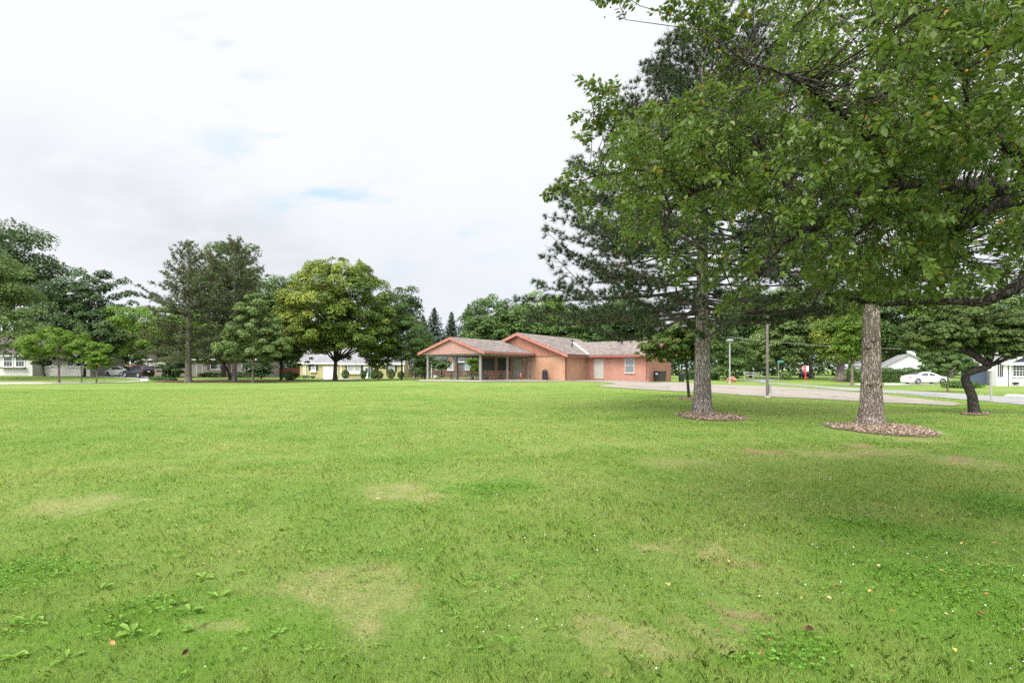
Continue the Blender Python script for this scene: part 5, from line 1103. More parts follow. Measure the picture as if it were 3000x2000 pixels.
def pine(name, label, px, Y, top_py, prof, seed, mat, nb=60, tr=.3, z0=4.0, tuft=9, nl=.16, nw=.013, step=.16, bark='pine', trunk=True, cull=None, lowbare=.25, droop=-.05, twigr=.006, lean=0.0, dens=1.0, group=None, flare=1.0, clip=None):
    """pine with a straight trunk, whorled limbs, side twigs and needle tufts; prof: (fraction of the crown height, limb length)"""
    r = np.random.default_rng(seed); x = pxh(px, Y); z = g(x, Y); Ht = zz(top_py, Y) - z
    t = thing(name, label, 'pine tree', (x, Y, z), 0, group)
    fx = [p[0] for p in prof]; fy = [p[1] for p in prof]; m = MB(); tufts = []; tdir = []; ttint = []
    def tr_r(h): return tr * (1 - .86 * (h / Ht)) 
    for i in range(nb):
        q = ((i + r.uniform(-.4, .4)) / nb); q = min(max(q, 0), 1); h = z0 + (Ht - z0 - .1) * q
        Lb = np.interp(q, fx, fy) * r.uniform(.62, 1.08); az = i * 2.399 + r.uniform(-.5, .5)
        if cull and not cull(az, h, r): continue
        el = np.interp(q, [0, .5, 1], [droop, .15, .9]) + r.normal() * .09
        d = np.array([math.cos(az) * math.cos(el), math.sin(az) * math.cos(el), math.sin(el)])
        while clip is not None and Lb > .4 and not clip((np.array([x, Y, z + h]) + d * Lb + [0, 0, .05 * Lb])[None])[0]: Lb *= .93
        a = np.array([lean * h, 0, h]); nseg = 8; pts = []
        bend = r.normal(size=3) * .05 * Lb; up = r.uniform(.02, .16) * Lb
        for k in range(nseg): s = k / (nseg - 1); pts.append(a + d * Lb * s + bend * math.sin(math.pi * s) + np.array([0, 0, up * s * s - .05 * Lb * math.sin(math.pi * s)]))
        rb = max(.012, min(.05, .0068 * Lb + .006)) * (tr / .3) ** .4
        v, f = tube_geo(pts, [max(.006, rb * (1 - .85 * k / (nseg - 1))) for k in range(nseg)], 5); m.add(v, f)
        bt = r.uniform(0, .55) + (.42 if r.uniform() < .12 else 0)
        s = lowbare + r.uniform(0, .12)
        while s < 1.0:
            k = s * (nseg - 1); i0 = min(int(k), nseg - 2); p = pts[i0] + (pts[i0 + 1] - pts[i0]) * (k - i0)
            side = r.choice([-1, 1]); tl = (.22 + .34 * (1 - s)) * min(Lb, 3.2) * r.uniform(.35, .9) * (.45 + s * .55)
            hz_ = np.array([-d[1], d[0], 0]) * side; td = norm(d * r.uniform(.35, .9) + hz_ * r.uniform(.4, 1.0) + np.array([0, 0, r.uniform(-.15, .5)]))
            e = p + td * tl
            if clip is not None and not clip((e + [x, Y, z])[None])[0]: s += .1; continue
            v, f = tube_geo([p, p + td * tl * .5 + [0, 0, -.02 * tl], e + np.array([0, 0, .08 * tl])], [twigr * 1.6, twigr * 1.2, twigr * .7], 3, False); m.add(v, f)
            nt_ = max(1, int(tl / step * dens))
            for j in range(nt_):
                w = 1 - j / max(nt_, 1) * .7; tufts.append(p + td * tl * w + r.normal(size=3) * .25 * step); tdir.append(td); ttint.append(bt * .6 + r.uniform(0, .4))
            s += step * .75 / max(Lb, .5) / max(.35, dens)
        tufts.append(pts[-1]); tdir.append(norm(pts[-1] - pts[-2])); ttint.append(bt)
    print('TUFTS', label, len(tufts)); tufts = np.array(tufts); tdir = np.array(tdir); ttint = np.array(ttint)
    if clip is not None:
        kk = clip(tufts + np.array([x, Y, z])); tufts, tdir, ttint = tufts[kk], tdir[kk], ttint[kk]
    n = len(tufts); tt = np.repeat(tufts, tuft, 0); dd = np.repeat(tdir, tuft, 0)
    nd = norm(dd * .75 + rdir(r, n * tuft) * 1.0 + np.array([0, 0, .22])); sd_ = norm(np.cross(nd, rdir(r, n * tuft)))
    ll = nl * r.uniform(.7, 1.2, (n * tuft, 1)); V = np.stack([tt - sd_ * nw / 2, tt + sd_ * nw / 2, tt + nd * ll], 1)
    big_mesh('crown', V, 3, LM[mat], t, np.clip(np.repeat(ttint, tuft) + r.uniform(-.1, .1, n * tuft), 0, 1))
    m.build('limbs', BK['twig'], t)
    # trunk with plates, knots and a root flare
    kk, nn = 72, 110; V = []; fs = []
    for i in range(nn):
        h = -.15 + (Ht + .1) * (i / (nn - 1)) ** 1.5
        for j in range(kk):
            a = 2 * math.pi * j / kk
            fl_ = 1 + flare * (.42 * math.exp(-max(h, 0) / .22) * (1 + .35 * math.sin(5 * a + seed) + .2 * math.sin(8 * a)) + .12 * math.exp(-max(h, 0) / .9))
            rip = 1 + .040 * math.sin(13 * a + 2 * math.sin(h * 1.3 + seed) + .7 * h) + .036 * math.sin(23 * a - 1.1 * h + seed + math.sin(h * 2.1)) + .035 * math.sin(2 * a + h * 1.7 + seed) * math.sin(h * 2.3)
            rr = tr_r(max(h, 0)) * fl_ * rip
            V.append((lean * h + rr * math.cos(a), rr * math.sin(a), h))
    for i in range(nn - 1):
        for j in range(kk): fs.append((i * kk + j, i * kk + (j + 1) % kk, (i + 1) * kk + (j + 1) % kk, (i + 1) * kk + j))
    mb = MB().add(V, fs)
    for k in range(7 if flare > .9 else 0):
        h = r.uniform(.9, 4.2); a = r.uniform(3.6, 5.8); rr = tr_r(h) * 1.0; c = np.array([rr * math.cos(a), rr * math.sin(a), h]); o_ = np.array([math.cos(a), math.sin(a), .25])
        mb.tube([c - o_ * .04, c + o_ * .03, c + o_ * r.uniform(.05, .10)], [.085, .062, .035], 9)
    mb.build('trunk', BK[bark], t, smooth=True)
    return t
# ---- left background
broadleaf('deciduous_tree', 'tall dark tree rising highest behind the left edge foliage', -10, 98, [(40, 760, 110, 95), (95, 830, 85, 80), (-30, 800, 110, 140), (60, 930, 130, 90)], 'dark', 11, .42, 9500, .4, K=75)
broadleaf('locust_tree', 'large feathery pale green tree overhanging the left picture edge', -60, 66, [(-60, 850, 120, 110), (10, 830, 70, 70), (60, 945, 80, 75), (20, 990, 100, 60), (100, 985, 55, 40), (50, 1010, 90, 34), (130, 1030, 45, 22)], 'pale', 12, .20, 15000, .3, K=90, rc=.26)
broadleaf('deciduous_tree', 'dark green tree with three spiky tops behind the bungalow', 235, 92, [(270, 850, 55, 60), (215, 880, 70, 70), (330, 870, 50, 70), (240, 965, 120, 80), (345, 950, 45, 55), (160, 960, 80, 90)], 'dark', 13, .36, 12000, .4, K=95, rc=.27)
broadleaf('ornamental_tree', 'small dark ornamental tree hugging the bungalow wall', 132, 74.5, [(118, 1045, 42, 24), (95, 1030, 30, 22)], 'mid', 14, .18, 2500, .12, K=25, fork=1.3)
broadleaf('young_tree', 'small bright green tree with a forked trunk on the lawn before the bungalow', 173, 59.5, [(170, 1005, 82, 36), (180, 975, 45, 22), (215, 1025, 55, 24), (115, 1030, 45, 22)], 'bright', 15, .15, 7000, .13, 'tan', K=60, rc=.30, fork=1.7)
broadleaf('sapling', 'slender light green sapling on the lawn beside the dark signpost', 281, 59.5, [(288, 1035, 27, 34), (275, 1060, 32, 20), (305, 1058, 22, 18)], 'bright', 16, .15, 2600, .075, 'grey', K=30, rc=.34, fork=1.6)
broadleaf('deciduous_tree', 'yellow green spreading tree left of the big brown pine', 512, 83, [(400, 945, 95, 45), (370, 990, 75, 50), (470, 960, 90, 60), (430, 1020, 110, 36), (560, 985, 90, 60), (520, 1025, 110, 30)], 'bright', 17, .24, 12000, .30, K=90, stems=3, fork=2.6, tgrad=.1)
broadleaf('deciduous_tree', 'dark low tree between the driveway cars and the bungalow', 247, 75.5, [(275, 1018, 48, 36), (240, 1025, 50, 36), (300, 985, 55, 40)], 'dark', 18, .28, 5200, .2, K=45)
broadleaf('deciduous_tree', 'tall light green tree showing between the two pine tops', 655, 93, [(650, 755, 45, 50), (690, 790, 70, 70), (640, 850, 80, 90), (620, 930, 80, 60)], 'mid', 19, .34, 8000, .35, K=70)
broadleaf('deciduous_tree', 'soft distant green tree between the pines and the maple', 790, 112, [(780, 870, 70, 55), (830, 890, 60, 70), (740, 900, 60, 60), (790, 990, 80, 60)], 'mid', 20, .36, 7500, .35, K=60)
pine('pine_tree', 'big brownish pine with a thick bare trunk at the mulch bed', 552, 64, 712, [(0, 4.8), (.2, 5.6), (.38, 4.6), (.52, 5.2), (.62, 3.2), (.8, 2.4), (1, .5)], 31, 'pineb', 120, .34, 2.6, 9, .34, .075, .30, 'pine', lowbare=.15, droop=-.12, twigr=.012, flare=.7, dens=1.5)
pine('pine_tree', 'second brownish pine with a paler trunk to the right of the thickest one', 687, 69, 712, [(0, 3.2), (.3, 3.6), (.55, 4.4), (.75, 3.9), (.9, 2.2), (1, .6)], 32, 'pineb', 110, .26, 4.5, 9, .34, .075, .30, 'pine', lowbare=.15, droop=-.1, twigr=.012, flare=.7, dens=1.5)
broadleaf('young_oak', 'pale green young oak with a tan trunk in front of the ranch house', 742, 62, [(742, 905, 42, 40), (745, 960, 75, 45), (742, 1010, 98, 42), (690, 1030, 55, 32), (800, 1020, 55, 40)], 'pale', 21, .17, 15000, .15, 'tan', K=110, rc=.24, fork=2.4)
broadleaf('deciduous_tree', 'leaning multi stemmed small tree before the ranch house window', 672, 76, [(650, 1040, 62, 26), (700, 1030, 55, 26), (610, 1052, 35, 18)], 'mid', 22, .18, 4200, .2, 'dark', K=45, path=[(674, 1112, 0), (670, 1092, 0), (655, 1062, 0), (640, 1045, 0)])
broadleaf('deciduous_tree', 'dark forked small tree between the young oak and the maple', 822, 76, [(820, 1030, 62, 32), (850, 1010, 50, 36), (790, 1040, 45, 25), (880, 1060, 50, 16)], 'mid', 23, .2, 6000, .2, 'dark', K=55, fork=1.7, stems=1)
broadleaf('conifer_shrub', 'dark drooping evergreen at the left end of the ranch house wall', 500, 80, [(498, 1085, 32, 24), (515, 1070, 30, 26)], 'dark', 24, .18, 2600, .12, 'dark', K=25, stems=2, fork=1.0)
broadleaf('conifer_shrub', 'black green evergreen clump right of the ranch house', 765, 86, [(760, 1080, 32, 26), (785, 1088, 20, 18), (740, 1085, 22, 20)], 'dark', 25, .2, 2600, .14, 'dark', K=25, fork=1.0)
# maple
broadleaf('maple_tree', 'great rounded maple, yellow green on one side, on the lawn before the yellow house', 982, 72.5, [(992, 800, 98, 46), (985, 895, 154, 118), (985, 965, 164, 84), (890, 985, 82, 60), (1085, 985, 74, 62)], 'yellow', 26, .22, 40000, .34, 'dark', K=230, rc=.155, fork=2.5, tgrad=.30, limbs=24, flat=.7)
broadleaf('deciduous_tree', 'dark tree top peeping over the right shoulder of the maple', 1165, 96, [(1170, 890, 52, 46), (1135, 920, 50, 50), (1195, 935, 40, 50)], 'dark', 27, .3, 4600, .3, K=45)
broadleaf('deciduous_tree', 'upright mid green tree with a slender dark trunk left of the shelter', 1177, 77, [(1180, 935, 45, 40), (1182, 985, 66, 50), (1185, 1030, 70, 34), (1150, 1010, 40, 40)], 'mid', 28, .19, 10500, .14, 'dark', K=85, rc=.26, fork=2.6, limbs=14)
broadleaf('young_tree', 'small yellowish tree in front of the yellow house door', 1107, 76, [(1105, 1045, 36, 28), (1110, 1070, 36, 18), (1115, 1030, 24, 20)], 'yellow', 29, .17, 3200, .1, 'tan', K=35, fork=1.6)
broadleaf('deciduous_tree', 'light green tree close behind the left gable of the shelter', 1245, 84, [(1240, 1040, 34, 36), (1248, 1070, 24, 24), (1225, 1010, 30, 36)], 'mid', 30, .2, 3600, .12, 'dark', K=35)
# spruces and trees behind the building
def spruce(label, px, top, Y, rw, seed, base=1104):
    r = np.random.default_rng(seed); x = pxh(px, Y); z = g(x, Y); Ht = zz(top, Y) - z; t = thing('spruce_tree', label, 'spruce tree', (x, Y, z))
    Rw = rw * 1.95 * Y / F; cs = []; ns = []; m = MB(); m.tube([(0, 0, -.2), (0, 0, Ht * .97)], [.28, .03], 8)
    for i in range(240):
        q = i / 240; h = Ht * (.12 + .87 * q); Lb = Rw * (1 - q) ** .85 * r.uniform(.65, 1.15) + .12; az = i * 2.399; d = np.array([math.cos(az), math.sin(az), -.28])
        k = max(4, int(44 * Lb / Rw)); s = r.uniform(.15, 1.05, k)[:, None]; p = np.array([0, 0, h]) + d * Lb * s + np.array([0, 0, .22 * Lb]) * s ** 2.2 + r.normal(size=(k, 3)) * [.12, .12, .08] * max(.5, Lb)
        cs.append(p); ns.append(np.tile(d * .4 + [0, 0, .7], (k, 1)) + r.normal(size=(k, 3)) * .4)
        if i % 3 == 0: m.tube([(0, 0, h), tuple(np.array([0, 0, h]) + d * Lb * .8)], [.04, .01], 4, False)
    c = np.concatenate(cs); nr = np.concatenate(ns); ln = .62 * r.uniform(.6, 1.3, len(c))
    big_mesh('crown', diamonds(r, c, nr, ln, ln * .45), 4, LM['spruce'], t, r.uniform(0, 1, len(c))); m.build('trunk', BK['dark'], t)
spruce('dark spruce with a broad pointed top left of the shelter ridge', 1272, 900, 125, 40, 41)
spruce('narrow dark spruce standing in the sky gap above the shelter roof', 1323, 913, 128, 30, 42)
spruce('dark spruce half hidden behind the big tree over the shelter ridge', 1373, 888, 126, 36, 43)
spruce('small dark spruce close behind the upright tree by the shelter', 1240, 925, 118, 30, 44)
broadleaf('deciduous_tree', 'big mid green tree rising directly behind the shelter roof', 1440, 100, [(1450, 930, 85, 60), (1400, 970, 60, 60), (1500, 960, 85, 65), (1450, 1000, 110, 50)], 'mid', 45, .34, 12000, .4, K=90)
broadleaf('deciduous_tree', 'yellowish green tree behind the main hall ridge', 1590, 104, [(1590, 930, 75, 60), (1560, 965, 60, 50), (1640, 960, 60, 60)], 'bright', 46, .36, 8000, .4, K=60)
broadleaf('deciduous_tree', 'mid green tree behind the roof junction of hall and wing', 1700, 98, [(1700, 950, 80, 50), (1660, 985, 60, 40), (1760, 965, 60, 60), (1720, 1000, 90, 40)], 'mid', 47, .32, 9000, .35, K=70)
broadleaf('deciduous_tree', 'dark leafy tree behind the ridge of the brick wing', 1840, 94, [(1830, 940, 80, 70), (1880, 985, 70, 60), (1800, 990, 80, 50), (1900, 1040, 60, 50)], 'dark', 48, .32, 9000, .35, K=70)
broadleaf('young_tree', 'slight pale tree with yellow green leaves beside the brown house window', 1396, 90, [(1388, 1060, 20, 26), (1392, 1080, 16, 20)], 'bright', 49, .17, 1900, .07, 'dark', K=22)
broadleaf('weeping_tree', 'low weeping mophead tree in front of the brown house', 1294, 95, [(1294, 1068, 28, 14), (1290, 1064, 22, 12)], 'shrub', 50, .2, 1800, .1, 'dark', K=24, fork=1.4)
# clipped conifers and shrubs
cg = 'clipped rounded conifers along the yellow house front'
for k, (px, py, rx, ry, lb) in enumerate([(1012, 1096, 12, 13, 'clipped conifer below the left shutter of the double window of the yellow house'), (1065, 1097, 9.5, 12, 'narrow clipped conifer below the right shutter of the double window of the yellow house'), (1097, 1096, 13, 14, 'clipped dark conifer behind the trunk of the small yellowish tree'), (1112, 1098, 12, 12, 'squat clipped conifer just right of the small yellowish tree trunk'), (1145, 1095, 14, 15, 'largest clipped conifer, below the right hand window of the yellow house'), (1175, 1098, 10.5, 11.5, 'clipped conifer behind the slender trunk left of the shelter')]):
    bush('clipped_conifer', lb, px, py, rx, ry, 90, 'shrub', 60 + k, 1500, .17, cg, pointy=1.28)
bush('round_bush', 'dark glossy round bush in the mulch bed left of the maple', 850, 1101, 23, 12.5, 75, 'shrub', 70, 2200, .16)
bush('low_shrub', 'low green shrub in front of the garage beside the black car', 465, 1110, 24, 9, 72, 'shrub', 71, 1500, .16)
bush('low_shrub', 'low straggly shrub left of the thick pine trunk', 500, 1112, 18, 7, 70, 'shrub', 74, 1000, .16)
bush('clipped_hedge', 'clipped dark hedge under the ranch house window', 617, 1098, 33, 8, 90, 'shrub', 72, 2000, .18, cat='hedge')
bush('clipped_hedge', 'shaded dark hedge at the right end of the ranch house', 705, 1098, 38, 9, 90, 'dark', 73, 2000, .18, cat='hedge')
bush('round_bush', 'dark bush at the corner of the brown house', 1217, 1085, 16, 18, 92, 'dark', 75, 1600, .18)
bush('round_bush', 'mid green bush in front of the brown house beside the dark one', 1236, 1086, 17, 12, 90, 'mid', 76, 1500, .18)
bush('round_bush', 'small bright clipped bush just left of the outer shelter post', 1244, 1093, 13, 7, 86, 'bright', 77, 900, .15)
bush('flower_clump', 'pale low plants at the foot of the yellow house corner', 893, 1103, 16, 4.5, 92, 'pale', 78, 600, .15, cat='plant')
bush('flower_clump', 'dark low plants under the small window of the yellow house', 916, 1104, 8, 3, 93, 'shrub', 79, 300, .15, cat='plant')
# long hedge at the right
def hedge(label, pxa, pxb, top, Y, seed, mat='shrub', depth=1.2):
    r = np.random.default_rng(seed); xa, xb = pxh(pxa, Y), pxh(pxb, Y); xm = (xa + xb) / 2; z = g(xm, Y); H_ = zz(top, Y) - z; n = int((xb - xa) * H_ * 420)
    t = thing('hedge', label, 'hedge', (xm, Y, z)); W_ = (xb - xa) / 2
    f = r.choice(3, n, p=[.6, .3, .1]); c = np.zeros((n, 3)); u_ = r.uniform(-W_, W_, n)
    bumpy = .12 * np.sin(u_ * 2.1 + seed) + .08 * np.sin(u_ * 5.3)
    c[:, 0] = u_; c[:, 1] = np.where(f == 0, -depth / 2, r.uniform(-depth / 2, depth / 2, n)) + r.normal(size=n) * .1 - bumpy * .5; c[:, 2] = np.where(f == 1, H_ + bumpy, r.uniform(0.02, H_, n)) + r.normal(size=n) * .06
    nr = np.where((f == 1)[:, None], [[0, 0, 1.0]], [[0, -1.0, .35]]) + r.normal(size=(n, 3)) * .5
    ln = .16 * r.uniform(.6, 1.4, n); big_mesh('foliage', diamonds(r, c, nr, ln, ln * .6), 4, LM[mat], t, r.uniform(0, 1, n))
    m = MB(); 
    m.box((-W_ + .15, -depth / 2 + .28, -.1), (W_ - .15, depth / 2 - .28, H_ - .22))  # solid dark core box added inside the foliage to stop see-through, not stems
    for k in range(int(W_ * 2)): (v, f_), _ = limb(r, (-W_ + k + .5, 0, -.1), (-W_ + k + .5 + r.uniform(-.3, .3), r.uniform(-.3, .3), H_ * .85), .05, .02, 5, 4); m.add(v, f_)
    m.build('stems', BK['dark'], t)
hedge('long dark hedge behind the parked white sedan', 2480, 2770, 1082, 73, 80)
hedge('low dark hedge between the brick wing and the far lamp post', 2000, 2105, 1088, 82, 81, 'dark')
bush('round_bush', 'leafy low shrub bed under the leaning crabapple beside the navy wall', 2812, 1128, 46, 13, 56, 'shrub', 82, 2000, .18)
bush('flower_clump', 'strappy pale green lilies beside the navy house wall', 2865, 1133, 16, 8, 57, 'bright', 83, 900, .16, cat='plant')
bush('flower_clump', 'tall pale ornamental grass under the trees beyond the street', 2302, 1098, 16, 11, 84, 'pale', 84, 900, .2, cat='plant')
# ---- right background trees
broadleaf('deciduous_tree', 'mid green tree right behind the far grey lamp post', 2130, 78, [(2120, 1010, 40, 50), (2150, 1040, 45, 45), (2130, 1080, 45, 30)], 'mid', 90, .2, 8000, .15, 'dark', K=65, fork=1.6)
broadleaf('deciduous_tree', 'tall dark tree in the shade behind the brown lamp post', 2200, 100, [(2200, 930, 90, 80), (2210, 1010, 70, 70), (2150, 960, 70, 80), (2230, 1070, 60, 30)], 'dark', 91, .34, 11000, .35, 'grey', K=80)
broadleaf('deciduous_tree', 'pale green tree between the brown lamp post and the stop sign', 2290, 88, [(2290, 1000, 75, 45), (2330, 1030, 70, 40), (2260, 1040, 60, 36), (2320, 960, 70, 50)], 'pale', 92, .25, 13000, .2, 'grey', K=95, fork=2.2)
broadleaf('deciduous_tree', 'large green tree filling the gap above the stop sign', 2380, 94, [(2370, 930, 90, 80), (2400, 1000, 80, 60), (2330, 900, 80, 70), (2390, 1055, 70, 32), (2300, 930, 80, 60)], 'pale', 93, .3, 13000, .35, 'grey', K=95)
broadleaf('deciduous_tree', 'thick twin trunked olive tree with brush heaped at its foot', 2455, 78, [(2450, 990, 60, 50), (2480, 1030, 60, 36), (2430, 1040, 50, 30), (2470, 930, 70, 60)], 'yellow', 94, .22, 11000, .75, 'grey', K=85, stems=2, fork=3.0)
broadleaf('young_tree', 'thin straight trunked tree on the verge left of the brown pine trunk', 2496, 60, [(2500, 1010, 45, 36), (2510, 1040, 40, 24), (2495, 970, 40, 40)], 'bright', 95, .17, 6500, .17, 'tan', K=60, fork=2.7)
broadleaf('deciduous_tree', 'big green tree behind the white garage roof', 2620, 104, [(2600, 950, 100, 70), (2660, 990, 90, 50), (2560, 1010, 70, 50), (2590, 880, 90, 60)], 'mid', 96, .34, 13000, .4, 'grey', K=95)
broadleaf('deciduous_tree', 'bright leafy tree between the white garage and the navy house', 2790, 96, [(2790, 980, 90, 55), (2740, 1020, 60, 36), (2830, 1010, 70, 45), (2780, 910, 90, 60)], 'bright', 97, .3, 11000, .35, 'grey', K=85)
broadleaf('deciduous_tree', 'dark tree rising behind the navy house roof', 2930, 92, [(2930, 960, 90, 60), (2990, 930, 90, 80), (2880, 1000, 60, 40), (3080, 960, 90, 80)], 'dark', 98, .32, 11000, .4, 'grey', K=85)
broadleaf('ornamental_tree', 'fine leaved low tree with a pale trunk beside the white sedan bonnet', 2776, 47, [(2775, 1058, 62, 22), (2760, 1035, 45, 20), (2810, 1070, 42, 16), (2740, 1072, 40, 18), (2790, 1082, 50, 14), (2830, 1062, 30, 22)], 'mid', 99, .12, 9000, .085, 'tan', K=75, fork=1.55)
broadleaf('young_tree', 'small tree with red tipped leaves left of the nearest grey pine trunk', 2018, 30.2, [(1955, 1010, 75, 40), (2000, 975, 60, 36), (2040, 1000, 50, 50), (1925, 1040, 60, 22), (1985, 1040, 62, 24), (2055, 1010, 34, 60), (1905, 1005, 36, 26)], 'redtip', 100, .095, 15000, .075, 'dark', K=130, rc=.27, path=[(2019, 1168, 0), (2014, 1110, 0), (2010, 1060, 0), (2005, 1000, 0)], limbs=18)
broadleaf('crabapple_tree', 'leaning crabapple with a sharply bent trunk on the right lawn', 2853, 19.3, [(2800, 985, 90, 40), (2880, 960, 110, 50), (2960, 985, 80, 60), (2730, 965, 80, 50), (2920, 1035, 70, 26), (2700, 1000, 45, 40), (2850, 905, 120, 40)], 'pale', 101, .065, 26000, .16, 'crab', K=170, rc=.24,
          path=[(2855, 1213, 0), (2848, 1160, 0), (2834, 1110, .1), (2836, 1092, 0), (2885, 1072, -.2)], limbs=6)
m = MB(); Y = 19.3; bx, bz = pxh(2853, Y), g(pxh(2853, Y), Y)
r = np.random.default_rng(7)
for pth, ra, rb in (([(2885, 1072, -.2), (2868, 1060, -.2), (2835, 1035, -.1), (2800, 1022, 0), (2783, 1002, .1), (2745, 980, .2)], .12, .05), ([(2885, 1072, -.2), (2870, 1040, .1), (2862, 1010, .4), (2880, 960, .6)], .10, .04), ([(2840, 1040, -.1), (2805, 1030, -.2), (2740, 1008, -.4), (2690, 1025, -.4)], .05, .015), ([(2805, 1022, 0), (2806, 990, .1), (2815, 950, .2)], .05, .02), ([(2885, 1072, -.2), (2930, 1040, -.6), (2990, 1015, -.9)], .07, .03)):
    m.tube([(pxh(a, Y) - bx, e, zz(b, Y) - bz) for a, b, e in pth], np.linspace(ra, rb, len(pth)).tolist(), 9)
tl = [o for o in bpy.data.objects if o.get('label', '').startswith('leaning crabapple')][0]; m.build('limb', BK['crab'], tl, smooth=True)
# brush pile under the twin trunked tree
t = thing('brush_pile', 'heap of cut brown branches beside the twin trunked tree', 'brush pile', (pxh(2478, 74), 74, g(pxh(2478, 74), 74))); m = MB()
for k in range(60): a = r.uniform(0, 3.14); q = r.uniform(.5, 1.6); c = r.normal(size=3) * [.8, .5, .15] + [0, 0, .3]; m.tube([c - [math.cos(a) * q, math.sin(a) * q, r.uniform(-.2, .2)], c, c + [math.cos(a) * q, math.sin(a) * q, r.uniform(-.1, .5)]], [.03, .025, .008], 4, False)
m.build('branches', BK['tan'], t)
broadleaf('deciduous_tree', 'dark tree mass standing right behind the ranch house roof', 620, 106, [(560, 985, 130, 60), (680, 990, 120, 60), (470, 1010, 80, 45), (820, 1000, 90, 60)], 'dark', 102, .34, 11000, .35, K=90)
# ---- the far wood closing the view
r = np.random.default_rng(77); n = 60000
ux = r.uniform(-150, 170, n); hgt = 8.5 + 4.5 * np.clip((ux - 20) / 30, 0, 1) + 2.5 * np.sin(ux * .11) + 1.6 * np.sin(ux * .31 + 1) + 1.0 * np.sin(ux * .83)
c = np.stack([ux, 128 + r.normal(size=n) * 2.5 + 3 * np.sin(ux * .2), hgt * r.uniform(0, 1, n) ** .8], -1); c[:, 2] += -.3
gap = (np.abs(ux - pxh(1330, 128)) < 11); c[gap, 2] *= .75
nr = np.array([0, -.6, .5]) + r.normal(size=(n, 3)) * .5; ln = r.uniform(.6, 1.2, n)
tag(big_mesh('far_wood', diamonds(r, c, nr, ln, ln * .65), 4, LM['dark'], None, np.clip(.4 + .3 * np.sin(ux * .5) + r.uniform(-.3, .3, n), 0, 1)), kind='stuff')
# ---- the two near pines
def pine_sil(V):
    px = 1500 + F * V[:, 0] / V[:, 1]; py = HZ - F * (V[:, 2] - CH) / V[:, 1]
    lim = np.interp(py, [60, 85, 150, 250, 300, 420, 500, 580, 640, 720, 760, 850, 900, 960], [1975, 1960, 1925, 1835, 1800, 1720, 1630, 1600, 1578, 1600, 1580, 1545, 1440, 1560])
    return px > lim + 14 * np.sin(py * .09) + 10 * np.sin(py * .23)
pine('pine_tree', 'tall pine with a grey plated trunk in a bark ring, nearer the brick wing', 2058, 19.5, 92, [(0, 7.4), (.10, 7.4), (.22, 6.6), (.38, 6.6), (.55, 6.0), (.7, 4.8), (.85, 3.0), (1, .6)], 51, 'pine', 225, .275, 3.35, 32, .18, .018, .19, 'pine', lowbare=.26, droop=-.04, dens=1.15, clip=pine_sil)
pine('pine_tree', 'pine with a brown plated trunk in the largest bark ring', 2553, 15.3, 60, [(0, 3.5), (.3, 4.6), (.6, 3.8), (1, .4)], 52, 'pine', 46, .255, 3.6, 10, .15, .013, .22, 'pine2', lowbare=.4, droop=.10)
# bark mulch rings and bed
M_MUL = plain('mulch_soil', (.20, .135, .095), .95, var=.4, scale=14); M_CHIP = leaf_mat('bark_chip', [(0, (.16, .11, .08)), (.5, (.30, .215, .155)), (.85, (.42, .325, .25)), (1, (.52, .43, .35))], .0, .9, .1)
def mulch(pts, nchip, sz, seed):
    P2 = [on_ground(*p) for p in pts]; sheet('mulch', P2, .014, M_MUL, 'stuff', False); r = np.random.default_rng(seed)
    a = np.array(P2); lo, hi = a.min(0), a.max(0); q = r.uniform(lo, hi, (nchip * 3, 2)); ins = np.zeros(len(q), bool); j = len(a) - 1
    for i in range(len(a)):
        xi, yi = a[i]; xj, yj = a[j]; cnd = ((yi > q[:, 1]) != (yj > q[:, 1])) & (q[:, 0] < (xj - xi) * (q[:, 1] - yi) / (yj - yi + 1e-12) + xi); ins ^= cnd; j = i
    cen = a.mean(0); q = q[ins][:nchip]; q = cen + (q - cen) * r.uniform(.85, 1.09, (len(q), 1)); n = len(q)
    c = np.stack([q[:, 0], q[:, 1], g_np(q[:, 0], q[:, 1]) + r.uniform(.035, .065, n)], -1); nr = np.array([0, 0, 1.0]) + r.normal(size=(n, 3)) * .35; ln = sz * r.uniform(.5, 1.4, n)
    tag(big_mesh('mulch_chips', diamonds(r, c, nr, ln, ln * .5), 4, M_CHIP, None, r.uniform(0, 1, n)), kind='stuff')
def ring(cx, cy, rx, ryt, ryb, k=28): return [(cx + rx * math.cos(2 * math.pi * i / k), cy + (ryb if math.sin(2 * math.pi * i / k) > 0 else ryt) * math.sin(2 * math.pi * i / k)) for i in range(k)]
mulch([(2405, 1245), (2440, 1243), (2540, 1241), (2640, 1246), (2705, 1256), (2758, 1274), (2745, 1280), (2700, 1281), (2600, 1275), (2520, 1267), (2440, 1255)], 6500, .06, 1)
mulch([(1980, 1216), (2010, 1212), (2060, 1209.5), (2120, 1212), (2160, 1219), (2195, 1227), (2175, 1232), (2110, 1233.5), (2050, 1231), (2000, 1223)], 4200, .06, 2)
mulch(ring(2856, 1213, 44, 3, 3.5), 900, .06, 3)
mulch(ring(2018, 1168, 32, 2, 2.8), 700, .06, 4)
sheet('mulch', [(440, 1117.5), (520, 1120.5), (700, 1119.5), (850, 1116.8), (935, 1114.6), (925, 1112.6), (800, 1112), (700, 1113), (600, 1113), (480, 1112.5)], .03, plain('red_brown_mulch', (.105, .050, .036), .95, var=.35, scale=4), 'stuff')

